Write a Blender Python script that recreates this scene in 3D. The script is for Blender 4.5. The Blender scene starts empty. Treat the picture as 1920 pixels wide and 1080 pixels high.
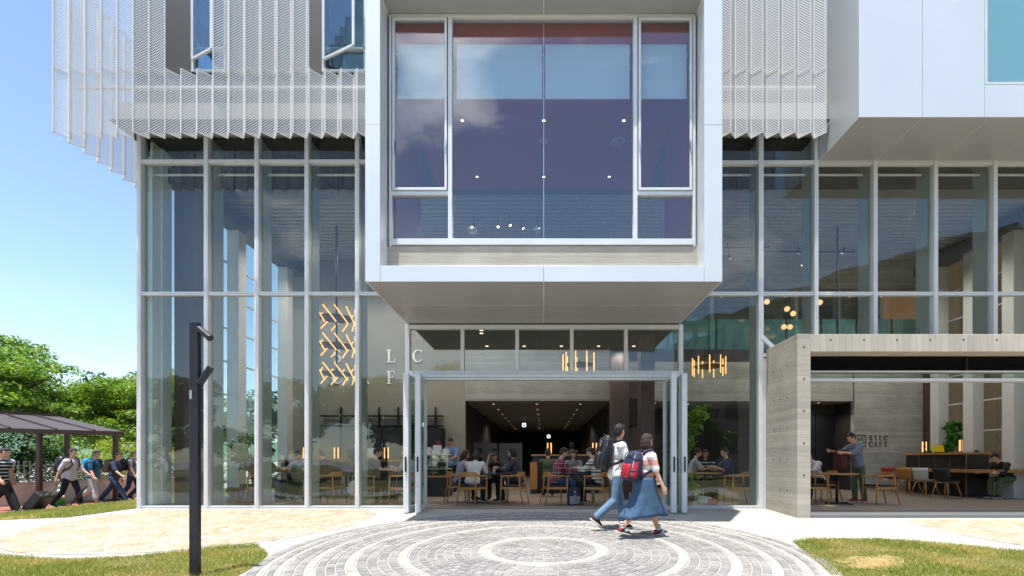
import bpy, bmesh, math, random
import numpy as np
from mathutils import Vector, Matrix
R = math.radians
random.seed(7); rng = np.random.default_rng(7)
scene = bpy.context.scene
COL = scene.collection

# ------------------------------------------------------------------ camera
EYE = 1.02; CAMY = -10.4
cd = bpy.data.cameras.new('camera'); cam = bpy.data.objects.new('camera', cd); COL.objects.link(cam)
cam.location = (0, CAMY, EYE); cam.rotation_euler = (R(90), 0, 0)
cd.sensor_fit = 'HORIZONTAL'; cd.sensor_width = 36; cd.lens = 17.0
cd.shift_x = -0.031; cd.shift_y = 0.16875
cd.clip_start = .05; cd.clip_end = 3000
scene.camera = cam

# ------------------------------------------------------------------ sky, sun, exposure
SUN_DIR = Vector((0.41, 0.73, -4.02)).normalized()          # the way the light travels
elev = math.asin(-SUN_DIR.z); az = math.atan2(-SUN_DIR.x, -SUN_DIR.y)
w = bpy.data.worlds.new('World'); scene.world = w; w.use_nodes = True
nt = w.node_tree; nt.nodes.clear()
def N(t, typ, **kw):
    n = t.nodes.new(typ)
    for k, v in kw.items(): setattr(n, k, v)
    return n
out = N(nt, 'ShaderNodeOutputWorld'); bg = N(nt, 'ShaderNodeBackground')
sky = N(nt, 'ShaderNodeTexSky', sky_type='NISHITA', sun_disc=False)
sky.sun_elevation = elev; sky.sun_rotation = az
sky.air_density = 1.0; sky.dust_density = 0.4; sky.ozone_density = 1.2
tc = N(nt, 'ShaderNodeTexCoord'); mp = N(nt, 'ShaderNodeMapping'); mp.inputs['Scale'].default_value = (1, 1, 2.2); mp.inputs['Location'].default_value = (.35, .2, .55)
nz = N(nt, 'ShaderNodeTexNoise'); nz.inputs['Scale'].default_value = 3.2; nz.inputs['Detail'].default_value = 9; nz.inputs['Roughness'].default_value = .6
cr = N(nt, 'ShaderNodeValToRGB'); cr.color_ramp.elements[0].position = .62; cr.color_ramp.elements[1].position = .84
sep = N(nt, 'ShaderNodeSeparateXYZ'); m1 = N(nt, 'ShaderNodeMapRange'); m1.inputs['From Min'].default_value = .05; m1.inputs['From Max'].default_value = -.3
mul = N(nt, 'ShaderNodeMath', operation='MULTIPLY'); mul2 = N(nt, 'ShaderNodeMath', operation='MULTIPLY'); mul2.inputs[1].default_value = .9
mix = N(nt, 'ShaderNodeMixRGB'); mix.inputs[2].default_value = (11, 11.2, 11.6, 1)
L = nt.links.new
L(tc.outputs['Generated'], mp.inputs[0]); L(mp.outputs[0], nz.inputs['Vector'])
last = nz.outputs['Fac']
for dx, dy, dz, rad, amt in ((-.19,-.76,.62,.24,.26), (.42,-.83,.37,.20,.16), (-.49,-.77,.42,.20,.14)):      # clouds gather in three parts of the sky
    vd = N(nt, 'ShaderNodeVectorMath', operation='DISTANCE'); vd.inputs[1].default_value = (dx, dy, dz); L(tc.outputs['Generated'], vd.inputs[0])
    mr = N(nt, 'ShaderNodeMapRange', interpolation_type='SMOOTHSTEP'); mr.inputs['From Min'].default_value = rad; mr.inputs['From Max'].default_value = 0; mr.inputs['To Max'].default_value = amt; L(vd.outputs['Value'], mr.inputs['Value'])
    ad = N(nt, 'ShaderNodeMath', operation='ADD'); L(last, ad.inputs[0]); L(mr.outputs[0], ad.inputs[1]); last = ad.outputs[0]
L(last, cr.inputs[0])
L(tc.outputs['Generated'], sep.inputs[0]); L(sep.outputs['Y'], m1.inputs['Value'])
L(cr.outputs[0], mul.inputs[0]); L(m1.outputs[0], mul.inputs[1]); L(mul.outputs[0], mul2.inputs[0])
L(sky.outputs[0], mix.inputs[1]); L(mul2.outputs[0], mix.inputs[0]); L(mix.outputs[0], bg.inputs[0])
L(bg.outputs[0], out.inputs[0])
bg.inputs['Strength'].default_value = 0.13
ld = bpy.data.lights.new('sun', 'SUN'); lo = bpy.data.objects.new('sun', ld); COL.objects.link(lo)
ld.energy = 4.2; ld.angle = R(.5); ld.color = (1, .955, .88)
lo.rotation_euler = SUN_DIR.to_track_quat('-Z', 'Y').to_euler(); lo.location = (0, -10, 40)
vs = scene.view_settings
scene.display_settings.display_device = 'sRGB'
vs.view_transform = 'Standard'; vs.look = 'None'; vs.gamma = 1; vs.exposure = 1.1
cy = scene.cycles
cy.max_bounces = 10; cy.diffuse_bounces = 5; cy.glossy_bounces = 5; cy.transmission_bounces = 4; cy.transparent_max_bounces = 40
cy.caustics_reflective = False; cy.caustics_refractive = False; cy.sample_clamp_indirect = 6
cy.use_denoising = True

# ------------------------------------------------------------------ material helpers
def C(h):
    h = h.lstrip('#'); c = [int(h[i:i+2], 16)/255 for i in (0, 2, 4)]
    return tuple((x/12.92 if x <= .04045 else ((x+.055)/1.055)**2.4) for x in c) + (1,)
MATS = {}
def newmat(name):
    m = bpy.data.materials.new(name); m.use_nodes = True; t = m.node_tree; t.nodes.clear()
    o = N(t, 'ShaderNodeOutputMaterial'); MATS[name] = m
    return m, t, o
def lin(c): return c if len(c) == 4 else tuple(c)+(1,)
def pbr(name, col, rough=.6, metal=0., col2=None, scale=4., detail=5, bump=0., bscale=None, stretch=(1,1,1), spec=.5, island=0., sheen=0., stain=0.):
    m, t, o = newmat(name); b = N(t, 'ShaderNodeBsdfPrincipled')
    b.inputs['Roughness'].default_value = rough; b.inputs['Metallic'].default_value = metal
    b.inputs['Specular IOR Level'].default_value = spec
    if sheen: b.inputs['Sheen Weight'].default_value = sheen
    col = lin(col); b.inputs['Base Color'].default_value = col
    L = t.links.new; last = None
    if col2 is not None or bump:
        tc = N(t, 'ShaderNodeTexCoord'); mp = N(t, 'ShaderNodeMapping'); mp.inputs['Scale'].default_value = stretch
        L(tc.outputs['Object'], mp.inputs[0])
    if col2 is not None:
        n = N(t, 'ShaderNodeTexNoise'); n.inputs['Scale'].default_value = scale; n.inputs['Detail'].default_value = detail; n.inputs['Roughness'].default_value = .6
        L(mp.outputs[0], n.inputs['Vector'])
        r = N(t, 'ShaderNodeValToRGB'); r.color_ramp.elements[0].position = .33; r.color_ramp.elements[1].position = .67
        r.color_ramp.elements[0].color = col; r.color_ramp.elements[1].color = lin(col2)
        L(n.outputs['Fac'], r.inputs[0]); last = r.outputs[0]
    if island:
        g = N(t, 'ShaderNodeNewGeometry'); mr = N(t, 'ShaderNodeMapRange')
        mr.inputs['To Min'].default_value = 1-island; mr.inputs['To Max'].default_value = 1+island
        L(g.outputs['Random Per Island'], mr.inputs['Value'])
        mx = N(t, 'ShaderNodeMixRGB', blend_type='MULTIPLY'); mx.inputs[0].default_value = 1
        if last: L(last, mx.inputs[1])
        else: mx.inputs[1].default_value = col
        L(mr.outputs[0], mx.inputs[2]); last = mx.outputs[0]
    if stain:
        ts = N(t, 'ShaderNodeTexCoord'); ns = N(t, 'ShaderNodeTexNoise'); ns.inputs['Scale'].default_value = 1.3; ns.inputs['Detail'].default_value = 8; ns.inputs['Roughness'].default_value = .68; L(ts.outputs['Object'], ns.inputs['Vector'])
        rs = N(t, 'ShaderNodeMapRange'); rs.inputs['From Min'].default_value = .3; rs.inputs['From Max'].default_value = .62; rs.inputs['To Min'].default_value = 1-stain; rs.inputs['To Max'].default_value = 1.04; L(ns.outputs['Fac'], rs.inputs['Value'])
        mx = N(t, 'ShaderNodeMixRGB', blend_type='MULTIPLY'); mx.inputs[0].default_value = 1
        if last: L(last, mx.inputs[1])
        else: mx.inputs[1].default_value = col
        L(rs.outputs[0], mx.inputs[2]); last = mx.outputs[0]
    if last: L(last, b.inputs['Base Color'])
    if bump:
        n2 = N(t, 'ShaderNodeTexNoise'); n2.inputs['Scale'].default_value = bscale or scale; n2.inputs['Detail'].default_value = 6
        L(mp.outputs[0], n2.inputs['Vector']); bp = N(t, 'ShaderNodeBump'); bp.inputs['Strength'].default_value = bump; bp.inputs['Distance'].default_value = .02
        L(n2.outputs['Fac'], bp.inputs['Height']); L(bp.outputs[0], b.inputs['Normal'])
    L(b.outputs[0], o.inputs[0])
    return m
def emit(name, col, strength):
    m, t, o = newmat(name); e = N(t, 'ShaderNodeEmission'); e.inputs[0].default_value = lin(col); e.inputs[1].default_value = strength
    t.links.new(e.outputs[0], o.inputs[0]); return m
def glass(name, tint, f0=.07, rough=0.0, haze=0., hazecol=(.5,.6,.6), warp=0.):
    m, t, o = newmat(name); L = t.links.new
    tr = N(t, 'ShaderNodeBsdfTransparent'); tr.inputs[0].default_value = lin(tint)
    gl = N(t, 'ShaderNodeBsdfGlossy'); gl.inputs['Roughness'].default_value = rough; gl.inputs[0].default_value = (.95,.98,1,1)
    lw = N(t, 'ShaderNodeLayerWeight'); lw.inputs[0].default_value = .5
    p = N(t, 'ShaderNodeMath', operation='POWER'); p.inputs[1].default_value = 5; L(lw.outputs['Facing'], p.inputs[0])
    a = N(t, 'ShaderNodeMath', operation='MULTIPLY_ADD'); a.inputs[1].default_value = 1-f0; a.inputs[2].default_value = f0; L(p.outputs[0], a.inputs[0])
    base = tr.outputs[0]
    if warp:      # float glass is never quite flat
        tw = N(t, 'ShaderNodeTexCoord'); nw = N(t, 'ShaderNodeTexNoise'); nw.inputs['Scale'].default_value = .9; nw.inputs['Detail'].default_value = 1; L(tw.outputs['Object'], nw.inputs['Vector'])
        bw = N(t, 'ShaderNodeBump'); bw.inputs['Strength'].default_value = warp; bw.inputs['Distance'].default_value = .3; L(nw.outputs['Fac'], bw.inputs['Height']); L(bw.outputs[0], gl.inputs['Normal'])
    if haze:
        d = N(t, 'ShaderNodeBsdfDiffuse'); d.inputs[0].default_value = lin(hazecol)
        m0 = N(t, 'ShaderNodeMixShader'); m0.inputs[0].default_value = haze; L(tr.outputs[0], m0.inputs[1]); L(d.outputs[0], m0.inputs[2]); base = m0.outputs[0]
    ms = N(t, 'ShaderNodeMixShader'); L(a.outputs[0], ms.inputs[0]); L(base, ms.inputs[1]); L(gl.outputs[0], ms.inputs[2])
    L(ms.outputs[0], o.inputs[0]); return m
def perforated(name, col, cell=.04, rad=.40):
    m, t, o = newmat(name); L = t.links.new
    uv = N(t, 'ShaderNodeTexCoord')
    def grid(off):
        mp = N(t, 'ShaderNodeMapping'); mp.inputs['Scale'].default_value = (1/cell, 1/(cell*1.25), 1); mp.inputs['Location'].default_value = (off, off, 0)
        L(uv.outputs['UV'], mp.inputs[0])
        fr = N(t, 'ShaderNodeVectorMath', operation='FRACTION'); L(mp.outputs[0], fr.inputs[0])
        sb = N(t, 'ShaderNodeVectorMath', operation='SUBTRACT'); sb.inputs[1].default_value = (.5, .5, 0); L(fr.outputs[0], sb.inputs[0])
        ml = N(t, 'ShaderNodeVectorMath', operation='MULTIPLY'); ml.inputs[1].default_value = (1, 1, 0); L(sb.outputs[0], ml.inputs[0])
        ln = N(t, 'ShaderNodeVectorMath', operation='LENGTH'); L(ml.outputs[0], ln.inputs[0]); return ln.outputs['Value']
    a, b = grid(0), grid(.5)
    mn = N(t, 'ShaderNodeMath', operation='MINIMUM'); L(a, mn.inputs[0]); L(b, mn.inputs[1])
    lt = N(t, 'ShaderNodeMath', operation='LESS_THAN'); lt.inputs[1].default_value = rad; L(mn.outputs[0], lt.inputs[0])
    p = N(t, 'ShaderNodeBsdfPrincipled'); p.inputs['Base Color'].default_value = lin(col); p.inputs['Roughness'].default_value = .45
    tr = N(t, 'ShaderNodeBsdfTransparent'); ms = N(t, 'ShaderNodeMixShader')
    L(lt.outputs[0], ms.inputs[0]); L(p.outputs[0], ms.inputs[1]); L(tr.outputs[0], ms.inputs[2]); L(ms.outputs[0], o.inputs[0])
    return m
def boards(name, c1, c2, pitch=.1, axis='Z', rough=.8, soft=.75):
    """board-formed concrete: boards of slightly different tone with grain and thin joints"""
    m, t, o = newmat(name); L = t.links.new
    b = N(t, 'ShaderNodeBsdfPrincipled'); b.inputs['Roughness'].default_value = rough
    tc = N(t, 'ShaderNodeTexCoord'); sp = N(t, 'ShaderNodeSeparateXYZ'); L(tc.outputs['Object'], sp.inputs[0])
    dv = N(t, 'ShaderNodeMath', operation='DIVIDE'); dv.inputs[1].default_value = pitch; L(sp.outputs[axis], dv.inputs[0])
    fl = N(t, 'ShaderNodeMath', operation='FLOOR'); L(dv.outputs[0], fl.inputs[0])
    wn = N(t, 'ShaderNodeTexWhiteNoise', noise_dimensions='1D'); L(fl.outputs[0], wn.inputs['W'])
    fr = N(t, 'ShaderNodeMath', operation='FRACT'); L(dv.outputs[0], fr.inputs[0])
    jt = N(t, 'ShaderNodeMath', operation='LESS_THAN'); jt.inputs[1].default_value = .06; L(fr.outputs[0], jt.inputs[0])
    mp = N(t, 'ShaderNodeMapping'); mp.inputs['Scale'].default_value = {'Z': (2.5, 2.5, 45), 'X': (45, 45, 2.5)}[axis]; L(tc.outputs['Object'], mp.inputs[0])
    n = N(t, 'ShaderNodeTexNoise'); n.inputs['Scale'].default_value = 1; n.inputs['Detail'].default_value = 7; n.inputs['Roughness'].default_value = .65; L(mp.outputs[0], n.inputs['Vector'])
    n2 = N(t, 'ShaderNodeTexNoise'); n2.inputs['Scale'].default_value = 1.7; n2.inputs['Detail'].default_value = 5; L(tc.outputs['Object'], n2.inputs['Vector'])
    s1 = N(t, 'ShaderNodeMath', operation='MULTIPLY_ADD'); s1.inputs[1].default_value = .22; L(wn.outputs[0], s1.inputs[0]); 
    s0 = N(t, 'ShaderNodeMath', operation='MULTIPLY_ADD'); s0.inputs[1].default_value = soft;  L(n.outputs['Fac'], s0.inputs[0])
    s00 = N(t, 'ShaderNodeMath', operation='MULTIPLY_ADD'); s00.inputs[1].default_value = .6; s00.inputs[2].default_value = -.3+(.75-soft)*.5; L(n2.outputs['Fac'], s00.inputs[0])
    L(s00.outputs[0], s0.inputs[2]); L(s0.outputs[0], s1.inputs[2])
    r = N(t, 'ShaderNodeValToRGB'); r.color_ramp.elements[0].position = .25; r.color_ramp.elements[1].position = .75
    r.color_ramp.elements[0].color = lin(c1); r.color_ramp.elements[1].color = lin(c2); L(s1.outputs[0], r.inputs[0])
    mx = N(t, 'ShaderNodeMixRGB', blend_type='MULTIPLY'); mx.inputs[2].default_value = (.78, .77, .75, 1); L(jt.outputs[0], mx.inputs[0]); L(r.outputs[0], mx.inputs[1])
    L(mx.outputs[0], b.inputs['Base Color'])
    sb = N(t, 'ShaderNodeMath', operation='SUBTRACT'); L(n.outputs['Fac'], sb.inputs[0]); L(jt.outputs[0], sb.inputs[1])
    bp = N(t, 'ShaderNodeBump'); bp.inputs['Strength'].default_value = .5; bp.inputs['Distance'].default_value = .01; L(sb.outputs[0], bp.inputs['Height']); L(bp.outputs[0], b.inputs['Normal'])
    L(b.outputs[0], o.inputs[0]); return m
def bands(name, cols, pitch, axis='Z', noise=0.):
    """cloth with stripes of the given colours, one after the other along an axis"""
    m, t, o = newmat(name); L = t.links.new
    b = N(t, 'ShaderNodeBsdfPrincipled'); b.inputs['Roughness'].default_value = .85
    tc = N(t, 'ShaderNodeTexCoord'); sp = N(t, 'ShaderNodeSeparateXYZ'); L(tc.outputs['Object'], sp.inputs[0])
    dv = N(t, 'ShaderNodeMath', operation='DIVIDE'); dv.inputs[1].default_value = pitch*len(cols); L(sp.outputs[axis], dv.inputs[0])
    fr = N(t, 'ShaderNodeMath', operation='FRACT'); L(dv.outputs[0], fr.inputs[0])
    r = N(t, 'ShaderNodeValToRGB'); r.color_ramp.interpolation = 'CONSTANT'; e = r.color_ramp.elements
    while len(e) < len(cols): e.new(.5)
    for i, c in enumerate(cols): e[i].position = i/len(cols); e[i].color = lin(c)
    L(fr.outputs[0], r.inputs[0]); L(r.outputs[0], b.inputs['Base Color']); L(b.outputs[0], o.inputs[0]); return m
def plaid(name):
    m, t, o = newmat(name); L = t.links.new
    b = N(t, 'ShaderNodeBsdfPrincipled'); b.inputs['Roughness'].default_value = .9
    tc = N(t, 'ShaderNodeTexCoord'); sp = N(t, 'ShaderNodeSeparateXYZ'); L(tc.outputs['Object'], sp.inputs[0])
    ad = N(t, 'ShaderNodeMath', operation='ADD'); L(sp.outputs['X'], ad.inputs[0]); L(sp.outputs['Y'], ad.inputs[1])
    def ax(s, ramp):
        dv = N(t, 'ShaderNodeMath', operation='DIVIDE'); dv.inputs[1].default_value = .11; L(s, dv.inputs[0])
        fr = N(t, 'ShaderNodeMath', operation='FRACT'); L(dv.outputs[0], fr.inputs[0])
        r = N(t, 'ShaderNodeValToRGB'); r.color_ramp.interpolation = 'CONSTANT'; e = r.color_ramp.elements
        while len(e) < 4: e.new(.5)
        for i, (p, c) in enumerate(ramp): e[i].position = p; e[i].color = c
        L(fr.outputs[0], r.inputs[0]); return r.outputs[0]
    rp = [(0, C('#a02a3c')), (.45, C('#1c1c34')), (.7, C('#e8e4e4')), (.8, C('#1c1c34'))]
    mx = N(t, 'ShaderNodeMixRGB'); mx.inputs[0].default_value = .5; L(ax(sp.outputs['Z'], rp), mx.inputs[1]); L(ax(ad.outputs[0], rp), mx.inputs[2])
    L(mx.outputs[0], b.inputs['Base Color']); L(b.outputs[0], o.inputs[0]); return m
def leafmat(name, c1, c2, trans=.35, dry=None):
    m, t, o = newmat(name); L = t.links.new
    g = N(t, 'ShaderNodeNewGeometry'); r = N(t, 'ShaderNodeValToRGB'); r.color_ramp.elements[0].color = lin(c1); r.color_ramp.elements[1].color = lin(c2)
    L(g.outputs['Random Per Island'], r.inputs[0])
    if dry:
        tc = N(t, 'ShaderNodeTexCoord'); nz = N(t, 'ShaderNodeTexNoise'); nz.inputs['Scale'].default_value = 1.6; nz.inputs['Detail'].default_value = 5; L(tc.outputs['Object'], nz.inputs['Vector'])
        mr = N(t, 'ShaderNodeMapRange'); mr.inputs['From Min'].default_value = .47; mr.inputs['From Max'].default_value = .68; L(nz.outputs['Fac'], mr.inputs['Value'])
        md = N(t, 'ShaderNodeMixRGB'); md.inputs[2].default_value = lin(dry); L(mr.outputs[0], md.inputs[0]); L(r.outputs[0], md.inputs[1]); r = md
    p = N(t, 'ShaderNodeBsdfPrincipled'); p.inputs['Roughness'].default_value = .5; L(r.outputs[0], p.inputs['Base Color'])
    tl = N(t, 'ShaderNodeBsdfTranslucent'); mx = N(t, 'ShaderNodeMixRGB', blend_type='MULTIPLY'); mx.inputs[0].default_value = 1; mx.inputs[2].default_value = (1.5, 1.5, .6, 1); L(r.outputs[0], mx.inputs[1]); L(mx.outputs[0], tl.inputs[0])
    ms = N(t, 'ShaderNodeMixShader'); ms.inputs[0].default_value = trans; L(p.outputs[0], ms.inputs[1]); L(tl.outputs[0], ms.inputs[2]); L(ms.outputs[0], o.inputs[0]); return m

M = dict(
 alu   = pbr('aluminium_white', C('#d6d9da'), .4, .08, C('#ccd0d2'), 3, spec=.5),
 panel = pbr('aluminium_panel', C('#d8dcdd'), .36, .22, C('#d2d7d9'), .7, spec=.5, bump=.05, bscale=1.3),
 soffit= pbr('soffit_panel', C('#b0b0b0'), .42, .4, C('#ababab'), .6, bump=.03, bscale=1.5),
 joint = pbr('joint_strip', C('#e4e2da'), .6),
 dkjoint = pbr('dark_gasket', C('#1b1d1e'), .7),
 fin   = pbr('fin_grey', C('#8b9693'), .5),
 glass = glass('clear_glass', (.92,.955,.94), .043, warp=.035),
 glassb= glass('box_window_glass', (.88,.92,.96), .085, warp=.03),
 glassd= glass('door_glass', (.80,.90,.86), .07),
 gall  = glass('gallery_glass', (.42,.66,.66), .08, haze=.2, hazecol=(.26,.52,.54)),
 sideglass = glass('side_glass', (.80,.87,.86), .05),
 mesh  = perforated('perforated_white_metal', C('#e2e4e6'), .042, .27),
 meshedge = pbr('screen_edge_metal', C('#d9d6d2'), .45),
 conc  = boards('board_concrete', C('#9b9488'), C('#bdb6a8'), soft=.36),
 concv = boards('board_concrete_upright', C('#a59e92'), C('#c3bbac'), .12, 'X', soft=.42),
 concd = boards('board_concrete_inside', C('#8d8b84'), C('#b9b7af')),
 plaster = pbr('plaster', C('#9a9588'), .85, 0, C('#928d80'), 1.5, bump=.1, bscale=8),
 white = pbr('white_paint', C('#d8d9d6'), .6),
 upwall = pbr('upper_wall_grey', C('#4c4c4b'), .6, 0, C('#454645'), .8),
 upwhite = pbr('upper_slab_cream', C('#a5a199'), .7, 0, C('#9c9890'), 1), sidepanel = pbr('side_panel_pale', C('#cfd9d4'), .5),
 brown = pbr('brown_steel_panel', C('#41332e'), .45, 0, C('#54433b'), 1.2, stretch=(3,3,.4)),
 dark  = pbr('dark_wall', C('#2c2927'), .7, 0, C('#35312e'), 1.5),
 ceil  = pbr('grey_ceiling', C('#8d8b87'), .8),
 slat  = pbr('ceiling_slat', C('#a9acac'), .6),
 dkceil = pbr('dark_ceiling', C('#2f3130'), .8),
 slatback = pbr('ceiling_void', C('#34383b'), .9),
 red   = pbr('crimson_ceiling', C('#8e2440'), .7),
 redband = pbr('red_headbox', C('#a02426'), .6),
 blind = pbr('roller_blind', C('#c4d4d4'), .8),
 floor = pbr('cafe_floor', C('#9a8d7e'), .45, 0, C('#8a7e70'), 3, stretch=(.4,4,1)),
 threshold = pbr('threshold_metal', C('#7f8488'), .4, .5),
 black = pbr('black_metal', C('#1b1c1e'), .45, .2),
 blackm = pbr('matt_black', C('#1a1a1b'), .7),
 counter = pbr('black_counter', C('#232326'), .4, 0, C('#2c2c30'), 2),
 wood  = pbr('oak', C('#bd8644'), .5, 0, C('#a97436'), 6, stretch=(1,1,12)),
 woodt = pbr('oak_top', C('#b9864e'), .45, 0, C('#a77440'), 6, stretch=(8,1,1)),
 seat  = pbr('black_seat', C('#1d1d1f'), .6),
 steel = pbr('brushed_steel', C('#c4c8ca'), .3, .9),
 tube  = emit('lamp_tube', (1, .42, .10), 1.15),
 tubes = emit('table_lamp_tube', (1, .45, .16), .9),
 bulb  = emit('downlight_glow', (1, .74, .45), 2.2),
 globe = emit('globe_glow', (1, .55, .24), .75),
 letter= pbr('white_letter', C('#f4f8f6'), .5),
 bletter= pbr('black_letter', C('#1b1b1b'), .5),
 charcoal = pbr('charcoal_pole', C('#25272c'), .4, .35, C('#2b2d33'), 2),
 # ground
 ground= pbr('washed_concrete', C('#b3afa7'), .85, 0, C('#9c9890'), 90, detail=2, bump=.25, bscale=120, stain=.2),
 mortar= pbr('light_mortar', C('#aca89f'), .9, 0, C('#989489'), 30),
 cobble= pbr('grey_granite_cobble', C('#7e7b79'), .75, 0, C('#8f8c89'), 25, bump=.5, bscale=45, island=.2, stain=.16),
 wcobble= pbr('white_granite_cobble', C('#aeaaa2'), .8, 0, C('#9c988f'), 25, bump=.4, bscale=45, island=.10, stain=.16),
 redpath = pbr('red_brick_path', C('#96604f'), .85, 0, C('#855343'), 12, island=.1),
 kerb = pbr('kerb_concrete', C('#c2beb5'), .85),
 soil = pbr('lawn_soil', C('#55582a'), .95, 0, C('#7a6d3c'), 2.2, bump=.4, bscale=40),
 grass = leafmat('grass_blade', C('#5c7628'), C('#a5a450'), .3, dry=C('#b9a868')),
 sand = pbr('dry_patch', C('#a08a60'), .95, 0, C('#85723f'), 9, bump=.4, bscale=60),
 # outside
 lowwall = pbr('rough_plaster_wall', C('#e2dacb'), .9, 0, C('#cbbda9'), 2, bump=.5, bscale=14),
 fence = pbr('fence_iron', C('#9aa69c'), .5, .2),
 canopyroof = leafmat('canopy_sheet', C('#5d5350'), C('#5d5350'), .3),
 canopyframe = pbr('canopy_frame', C('#45322c'), .45, .2),
 cone = pbr('cone_green', C('#1d9a4c'), .5), conew = pbr('cone_white', C('#e8e8e4'), .5),
 bark = pbr('bark', C('#4a3c30'), .9, 0, C('#5f5042'), 8, bump=.5),
 leafA = leafmat('leaf_fresh', C('#3f6420'), C('#86a33a')),
 leafB = leafmat('leaf_yellowgreen', C('#647c1f'), C('#a9b042')),
 leafC = leafmat('leaf_dark', C('#1f3d18'), C('#4c7030')),
 leafP = leafmat('plant_leaf', C('#2a6226'), C('#5a9a42'), .3),
 brick = pbr('orange_brick_wall', C('#e8a974'), .85, 0, C('#dc9b66'), 5, bump=.2, bscale=25),
 hill = pbr('wooded_hill', C('#5b7a62'), 1., 0, C('#4c6a55'), .05),
 oppo = pbr('opposite_concrete', C('#9b968c'), .8, 0, C('#8a857b'), 1), oppodark = pbr('opposite_window', C('#20262c'), .2),
 # people
 skin = pbr('skin', C('#d3a184'), .55), skin2 = pbr('skin_tan', C('#c08c6c'), .55),
 hair = pbr('hair_black', C('#14110f'), .62, 0, C('#26201c'), 60, stretch=(3,3,.4), bump=.6, bscale=70), hairb = pbr('hair_brown', C('#3d261c'), .6, 0, C('#20140f'), 60, stretch=(3,3,.4), bump=.6, bscale=70),
 eye = pbr('eye_dark', C('#15100d'), .3),
)
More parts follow.
